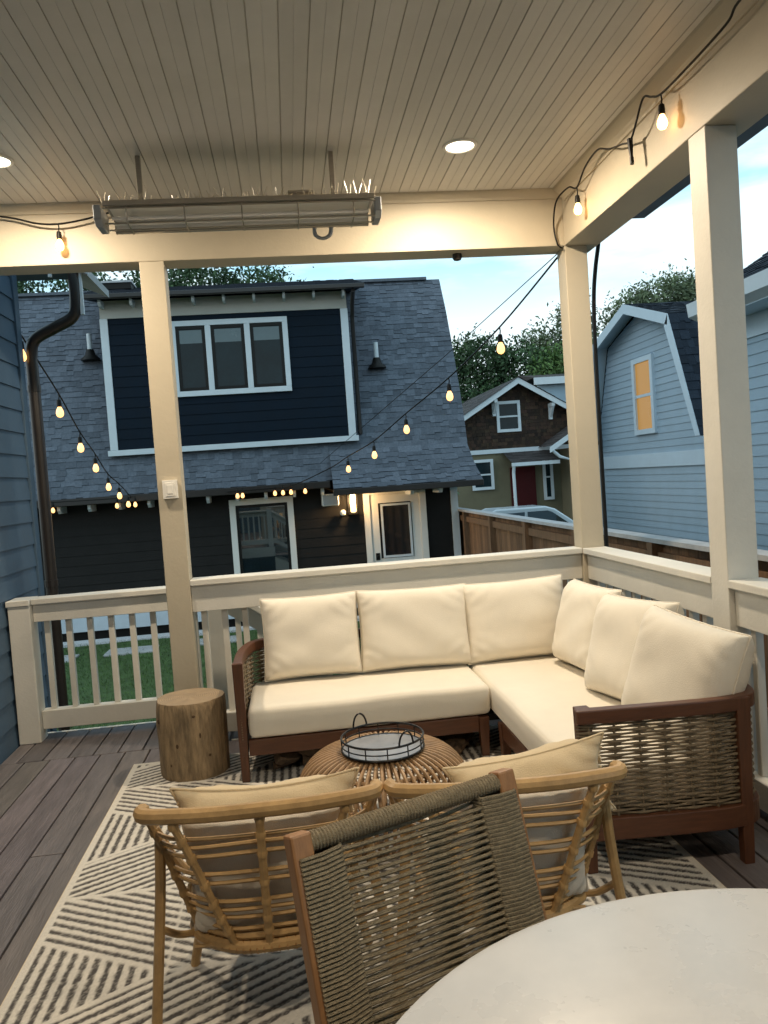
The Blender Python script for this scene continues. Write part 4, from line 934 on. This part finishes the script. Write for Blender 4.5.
# ------------------------------------------------------------------ rattan drum table + tray
TX,TY=-1.59,-1.62
t=thing('rattan_table','round rattan rib coffee table in front of the sofa','coffee table',(TX,TY,RZ))
prof=[(.06,.392),(.16,.395),(.24,.385),(.31,.355),(.36,.30),(.378,.24),(.365,.17),(.325,.10),(.27,.045),(.22,.012)]
mb=MB();NR=60
for k in range(NR):
    g=2*math.pi*k/NR;pp=smoothpath([(TX+r_*math.cos(g),TY+r_*math.sin(g),RZ+z) for r_,z in prof],3);mb.tube(pp,.0085,6)
obj('ribs',mb,rattand,t,smooth=True)
mb=MB()
for r_,z in((.15,.380),(.30,.345),(.362,.24),(.31,.10),(.225,.010)):mb.tube([(TX+r_*math.cos(a),TY+r_*math.sin(a),RZ+z) for a in np.linspace(0,2*math.pi,40,endpoint=False)],.009,6,closed=True)
obj('hoops',mb,rattand,t,smooth=True)
mb=MB();mb.lathe([(.001,.372),(.16,.374),(.16,.366),(.001,.364)],(TX,TY,RZ),30,cap=False);obj('top_disc',mb,rattand,t)
TZ=RZ+.405;tx,ty=-1.585,-1.66
t=thing('serving_tray','round grey tray with black wire rim and loop handles on the rattan table','tray',(tx,ty,TZ))
mb=MB();mb.lathe([(.001,.0),(.176,.0),(.180,.004),(.178,.008),(.001,.008)],(tx,ty,TZ),44,cap=False);obj('tray_base',mb,traym,t,smooth=True)
mb=MB()
for z,r_ in((.006,.005),(.030,.003),(.058,.005)):mb.tube([(tx+.182*math.cos(a),ty+.182*math.sin(a),TZ+z) for a in np.linspace(0,2*math.pi,56,endpoint=False)],r_,6,closed=True)
for k in range(12):
    a=2*math.pi*k/12;mb.tube([(tx+.182*math.cos(a),ty+.182*math.sin(a),TZ+.006),(tx+.182*math.cos(a),ty+.182*math.sin(a),TZ+.058)],.003,5)
obj('wire_rim',mb,blackmetal,t,smooth=True)
for a0 in(R(118),R(298)):
    pts=[]
    for q_ in np.linspace(0,math.pi,13):
        a=a0+.20*math.cos(q_);pts.append((tx+.184*math.cos(a),ty+.184*math.sin(a),TZ+.056+.062*math.sin(q_)))
    mb=MB();mb.tube(pts,.0045,6);obj('handle',mb,blackmetal,t,smooth=True)
# ------------------------------------------------------------------ rattan lounge chairs
def lounge():
    t=thing('rattan_chair',None,'lounge chair',(0,0,0),'rattan lounge chairs facing the sofa')
    zr=.728
    rail=smoothpath([(-.355,.02,zr-.02),(-.352,-.12,zr),(-.335,-.22,zr+.003),(-.26,-.275,zr+.004),(0,-.295,zr),(.26,-.275,zr+.004),(.335,-.22,zr+.003),(.352,-.12,zr),(.355,.02,zr-.02)],7)
    # straight back with short bent ends
    rail=smoothpath([(-.352,-.185,zr-.012),(-.348,-.235,zr),(-.315,-.268,zr+.002),(-.16,-.290,zr),(0,-.295,zr),(.16,-.290,zr),(.315,-.268,zr+.002),(.348,-.235,zr),(.352,-.185,zr-.012)],7)
    mb=MB();mb.tube(rail,.0215,10);obj('top_rail',mb,rattan,t,smooth=True)
    zs=.295
    st=[(-.345,-.20,-.21,-.10),(-.255,-.282,-.105,-.190),(.0,-.293,-.005,-.205),(.255,-.282,.125,-.190),(.345,-.20,.215,-.10)]
    seat=[(-.25,-.05),(-.21,-.13),(-.105,-.195),(.0,-.208),(.12,-.195),(.215,-.13),(.25,-.05),(.26,.28),(.20,.40),(0,.42),(-.20,.40),(-.26,.28)]
    sp=smoothpath([(a,b,zs) for a,b in seat]+[(seat[0][0],seat[0][1],zs)],5)[:-1]
    mb=MB();mb.tube(sp,.019,9,closed=True);mb.tube([(p.x*.985,p.y,p.z+.032) for p in sp],.009,7,closed=True);obj('seat_ring',mb,rattan,t,smooth=True)
    mb=MB()
    for i in range(13):
        y=-.17+i*.045;hw=.235 if y<.3 else .2;mb.tube([(-hw,y,zs),(hw,y,zs)],.006,6)
    obj('seat_slats',mb,rattan,t,smooth=True)
    mb=MB()
    for k in range(70):
        f_=k/70;i=int(f_*len(sp));p=sp[i]
        if p.y<-.04:mb.tube([p+Vector((0,0,.0205)),p+Vector((0,-.0205,0)),p+Vector((0,0,-.0205))],.003,4)
    obj('seat_binding',mb,rattanb,t,smooth=True)
    spn=[]
    for i,(xa_,ya,xb_,yb) in enumerate(st):
        pts=smoothpath([(xa_,ya,zr-.01),((xa_*.62+xb_*.38),(ya*.62+yb*.38)-.010,zr-.16),((xa_*.25+xb_*.75),(ya*.25+yb*.75)-.008,zs+.10),(xb_,yb,zs)],6);spn.append(pts)
        mb=MB();mb.tube(pts,.0125,8)
        for q_ in np.linspace(.08,.95,8):
            p=pts[int(q_*(len(pts)-1))];mb.tube([p+Vector((0,0,-.012)),p,p+Vector((0,0,.012))],[.013,.0165,.013],8)
        obj('back_strut',mb,rattan,t,smooth=True)
    mb=MB()
    for k in range(10):
        q_=.17+.078*k;idx=[s[min(len(s)-1,int(q_*(len(s)-1)))] for s in spn];
        pts=smoothpath([idx[0]+Vector((0,.0,.0)),idx[1]+Vector((0,.012,0)),idx[2]+Vector((0,.012,rv(.004))),idx[3]+Vector((0,.012,0)),idx[4]],5)
        mb.tube(pts,.0062,6)
    for q_ in(.93,.965):
        idx=[s[min(len(s)-1,int(q_*(len(s)-1)))] for s in spn];mb.tube(smoothpath([p+Vector((0,.01,0)) for p in idx],5),.006,6)
    obj('back_rungs',mb,rattan,t,smooth=True)
    for x1,y1,z1,x0,y0,l in((-.312,-.175,.62,-.378,-.15,1),(.312,-.175,.62,.395,-.15,1),(-.255,.20,.295,-.312,.22,0),(.255,.20,.295,.312,.22,0)):
        mb=MB();mb.tube(smoothpath([(x1,y1,z1),(x1*.8+x0*.2,y1,z1*.72),(x0,y0,RZ)],5),.0165,9);obj('leg',mb,rattan,t,smooth=True)
    for s in(-1,1):
        mb=MB();mb.tube(smoothpath([(s*.352,-.185,zr-.012),(s*.345,-.13,.66),(s*.305,.03,.46),(s*.27,.2,.33),(s*.262,.27,.295)],5),.0135,8);mb.tube(smoothpath([(s*.345,-.16,.36),(s*.29,-.12,.31),(s*.235,-.09,.295)],5),.011,8);obj('side_brace',mb,rattan,t,smooth=True)
    # cushions
    mb=MB();slab(mb,-.235,-.15,.31,.235,.39,.40,r=.03,N=12,seed=5);obj('seat_cushion',mb,fabricg,t,smooth=True,auto=0)
    mb=MB();cushion(mb,.50,.40,.13,seed=31,q=.45,p=5);mb.move(Matrix.Translation((.01,-.155,.505))@Matrix.Rotation(R(14),4,'X'));obj('back_cushion',mb,fabricg,t,smooth=True,auto=0)
    return t
def pillow(label):
    t=thing('throw_pillow',label,'pillow',(0,0,0),'fringed pillows on the rattan chairs')
    mb=MB();cushion(mb,.56,.42,.18,seed=41,q=.6,p=2.8,pinch=.16,wr=.022,N=26);obj('cover',mb,fabricp,t,smooth=True,auto=0,sub=1)
    for s in(-1,1):
        mb=MB()
        for i in range(26):
            z=-.19+.38*i/25;x=s*(.262-.02*(1-(z/.2)**2));mb.tube([(x,0,z),(x+s*random.uniform(.002,.008),rv(.008),z+rv(.008)),(x+s*random.uniform(.004,.013),rv(.012),z-random.uniform(.0,.018))],[.006,.006,.004],5)
        obj('tassel_edge',mb,fabricp,t,smooth=True)
    return t
lc=lounge();lc.location=(-2.055,-2.655,0);lc.rotation_euler[2]=R(-1);lc.scale=(.95,1,1);lc['label']='rattan lounge chair with its back turned, nearer the left edge of the rug';lc['group']='rattan lounge chairs facing the sofa'
l2=dup(lc);l2.location=(-1.335,-2.70,0);l2.rotation_euler[2]=R(-5);l2['label']='rattan lounge chair partly hidden behind the rope dining chair and table'
p1=pillow('oatmeal fringed pillow on the rattan chair at the left edge of the rug')
def setp(o,loc,rx,rz):o.location=loc;o.rotation_euler=(R(rx),0,R(rz))
setp(p1,(-2.045,-2.72,.548),15,0)
p2=dup(p1);p2['label']='oatmeal fringed pillow on the rattan chair behind the dining table'
setp(p2,(-1.225,-2.72,.60),15,-7);p2.scale=(.92,1,.70);p2.rotation_euler[1]=R(-9)
# ------------------------------------------------------------------ dining table
t=thing('dining_table','round pale stone topped dining table in the bottom right corner','table',(-1.25,-4.36,RZ))
mb=MB();mb.lathe([(.001,.712),(.66,.712),(.705,.722),(.718,.735),(.715,.748),(.70,.752),(.001,.752)],(-1.25,-4.36,-.002),96,cap=False);obj('table_top',mb,stone,t,smooth=True,auto=25)
mb=MB();mb.lathe([(.26,.002),(.26,.03),(.12,.08),(.085,.25),(.085,.5),(.14,.66),(.22,.710)],(-1.25,-4.36,RZ-.010),36);obj('pedestal',mb,conc,t,smooth=True)
# ------------------------------------------------------------------ rope dining chair (local: x right, y toward the seat front; back at y=0)
t=thing('rope_chair','wooden dining chair with brown rope back, standing at the round table','dining chair',(0,0,0))
HW=.275;ht=.875;hb=.40
def pp(x,z,o=0):
    f_=(z-hb)/(ht-hb);return Vector((x,-.13*f_*1.0+o,z))
for s in(-1,1):
    mb=MB();mb.bar(pp(s*HW,ht),pp(s*HW,hb),.050,.046,up=(0,1,0));mb.bar(pp(s*HW,hb),(s*HW,-.06,RZ),.036,.046,up=(0,1,0),w2=.026,h2=.032);obj('rear_leg',mb,lightw,t,bevel=.006)
    mb=MB();mb.bar((s*.25,.43,.44),(s*.255,.45,RZ),.04,.04,up=(0,1,0),w2=.028,h2=.028);obj('front_leg',mb,lightw,t,bevel=.005)
mb=MB();mb.box(-.255,-.0,.40,.255,.03,.44);mb.box(-.27,.42,.40,.27,.455,.44);mb.box(-.275,.03,.40,-.24,.42,.44);mb.box(.24,.03,.40,.275,.42,.44);obj('seat_frame',mb,lightw,t,bevel=.004)
mb=MB()
for i in range(30):
    y=.035+i*.0130;mb.tube([(-.27,y,.445),(.27,y,.445)],.005,5)
obj('rope_seat',mb,rope2,t,smooth=True)
# wrapped top bar
mb=MB();zt_=ht-.024
mb.tube([pp(-HW+.02,zt_),pp(HW-.02,zt_)],.0165,10)
for i in range(62):
    x=-HW+.025+(2*HW-.05)*i/61;c=pp(x,zt_);mb.tube([c+Vector((.002*math.sin(a),.0195*math.cos(a),.0195*math.sin(a))) for a in np.linspace(0,6.283,10,endpoint=False)],.0043,5,closed=True)
obj('wrapped_top_bar',mb,rope2,t,smooth=True)
# rope wraps near each post plus crossing strands
for s in(-1,1):
    mb=MB()
    for i in range(44):
        z=hb+.045+(ht-hb-.088)*i/43
        for wdt,off in((.072,0),):
            x0=s*(HW+.010);x1=s*(HW-.085);y=.0275
            c0=pp(x0,z);
            ring=[Vector((x0,c0.y+y,z)),Vector(((x0+x1)/2,c0.y+y+.002,z+.001)),Vector((x1,c0.y+y*.7,z+.001)),Vector((x1-s*.008,c0.y,z+.002)),Vector((x1,c0.y-y*.7,z+.003)),Vector(((x0+x1)/2,c0.y-y-.002,z+.004)),Vector((x0,c0.y-y,z+.004)),Vector((x0+s*.006,c0.y,z+.002))]
            mb.tube(ring,.0049,5,closed=True)
    obj('rope_wrap',mb,rope2,t,smooth=True)
mb=MB();NS=27
for i in range(NS):
    z=hb+.05+(ht-hb-.105)*i/(NS-1)
    sag=-.006
    for ofs,zz_ in((.020,0),(-.020,.009)):
        xa_=HW-.05;tw=(1 if ofs>0 else -1)*.006
        pts=[pp(-xa_,z+zz_-tw,ofs*.9),pp(-xa_*.5,z+zz_+sag*.7-tw*.5+rv(.001),ofs*.6),pp(0,z+zz_+sag,ofs*.35),pp(xa_*.5,z+zz_+sag*.7+tw*.5+rv(.001),ofs*.6),pp(xa_,z+zz_+tw,ofs*.9)]
        mb.tube(smoothpath(pts,4),.0047,6)
obj('rope_strands',mb,rope2,t,smooth=True)
ang=math.atan2(.219,.503)
# chair local x -> along back from left to right seen from the viewer; front (+y local) must point to the table
t.rotation_euler=(0,0,math.pi+ang);t.location=(-1.70+.0,-3.35,0)
fd=Vector((math.sin(ang),-math.cos(ang),0))      # toward the table
mid=Vector((-1.698,-3.350,0));t.location=mid+fd*.13
# ------------------------------------------------------------------ render settings
sc.render.engine='CYCLES';sc.cycles.use_denoising=True
try: sc.cycles.denoiser='OPENIMAGEDENOISE'
except Exception: pass
sc.cycles.max_bounces=7;sc.cycles.diffuse_bounces=4;sc.cycles.glossy_bounces=3;sc.cycles.transmission_bounces=3
sc.cycles.sample_clamp_indirect=6;sc.cycles.caustics_reflective=False;sc.cycles.caustics_refractive=False
sc.view_settings.view_transform='Standard';sc.view_settings.look='None';sc.view_settings.exposure=0;sc.view_settings.gamma=1
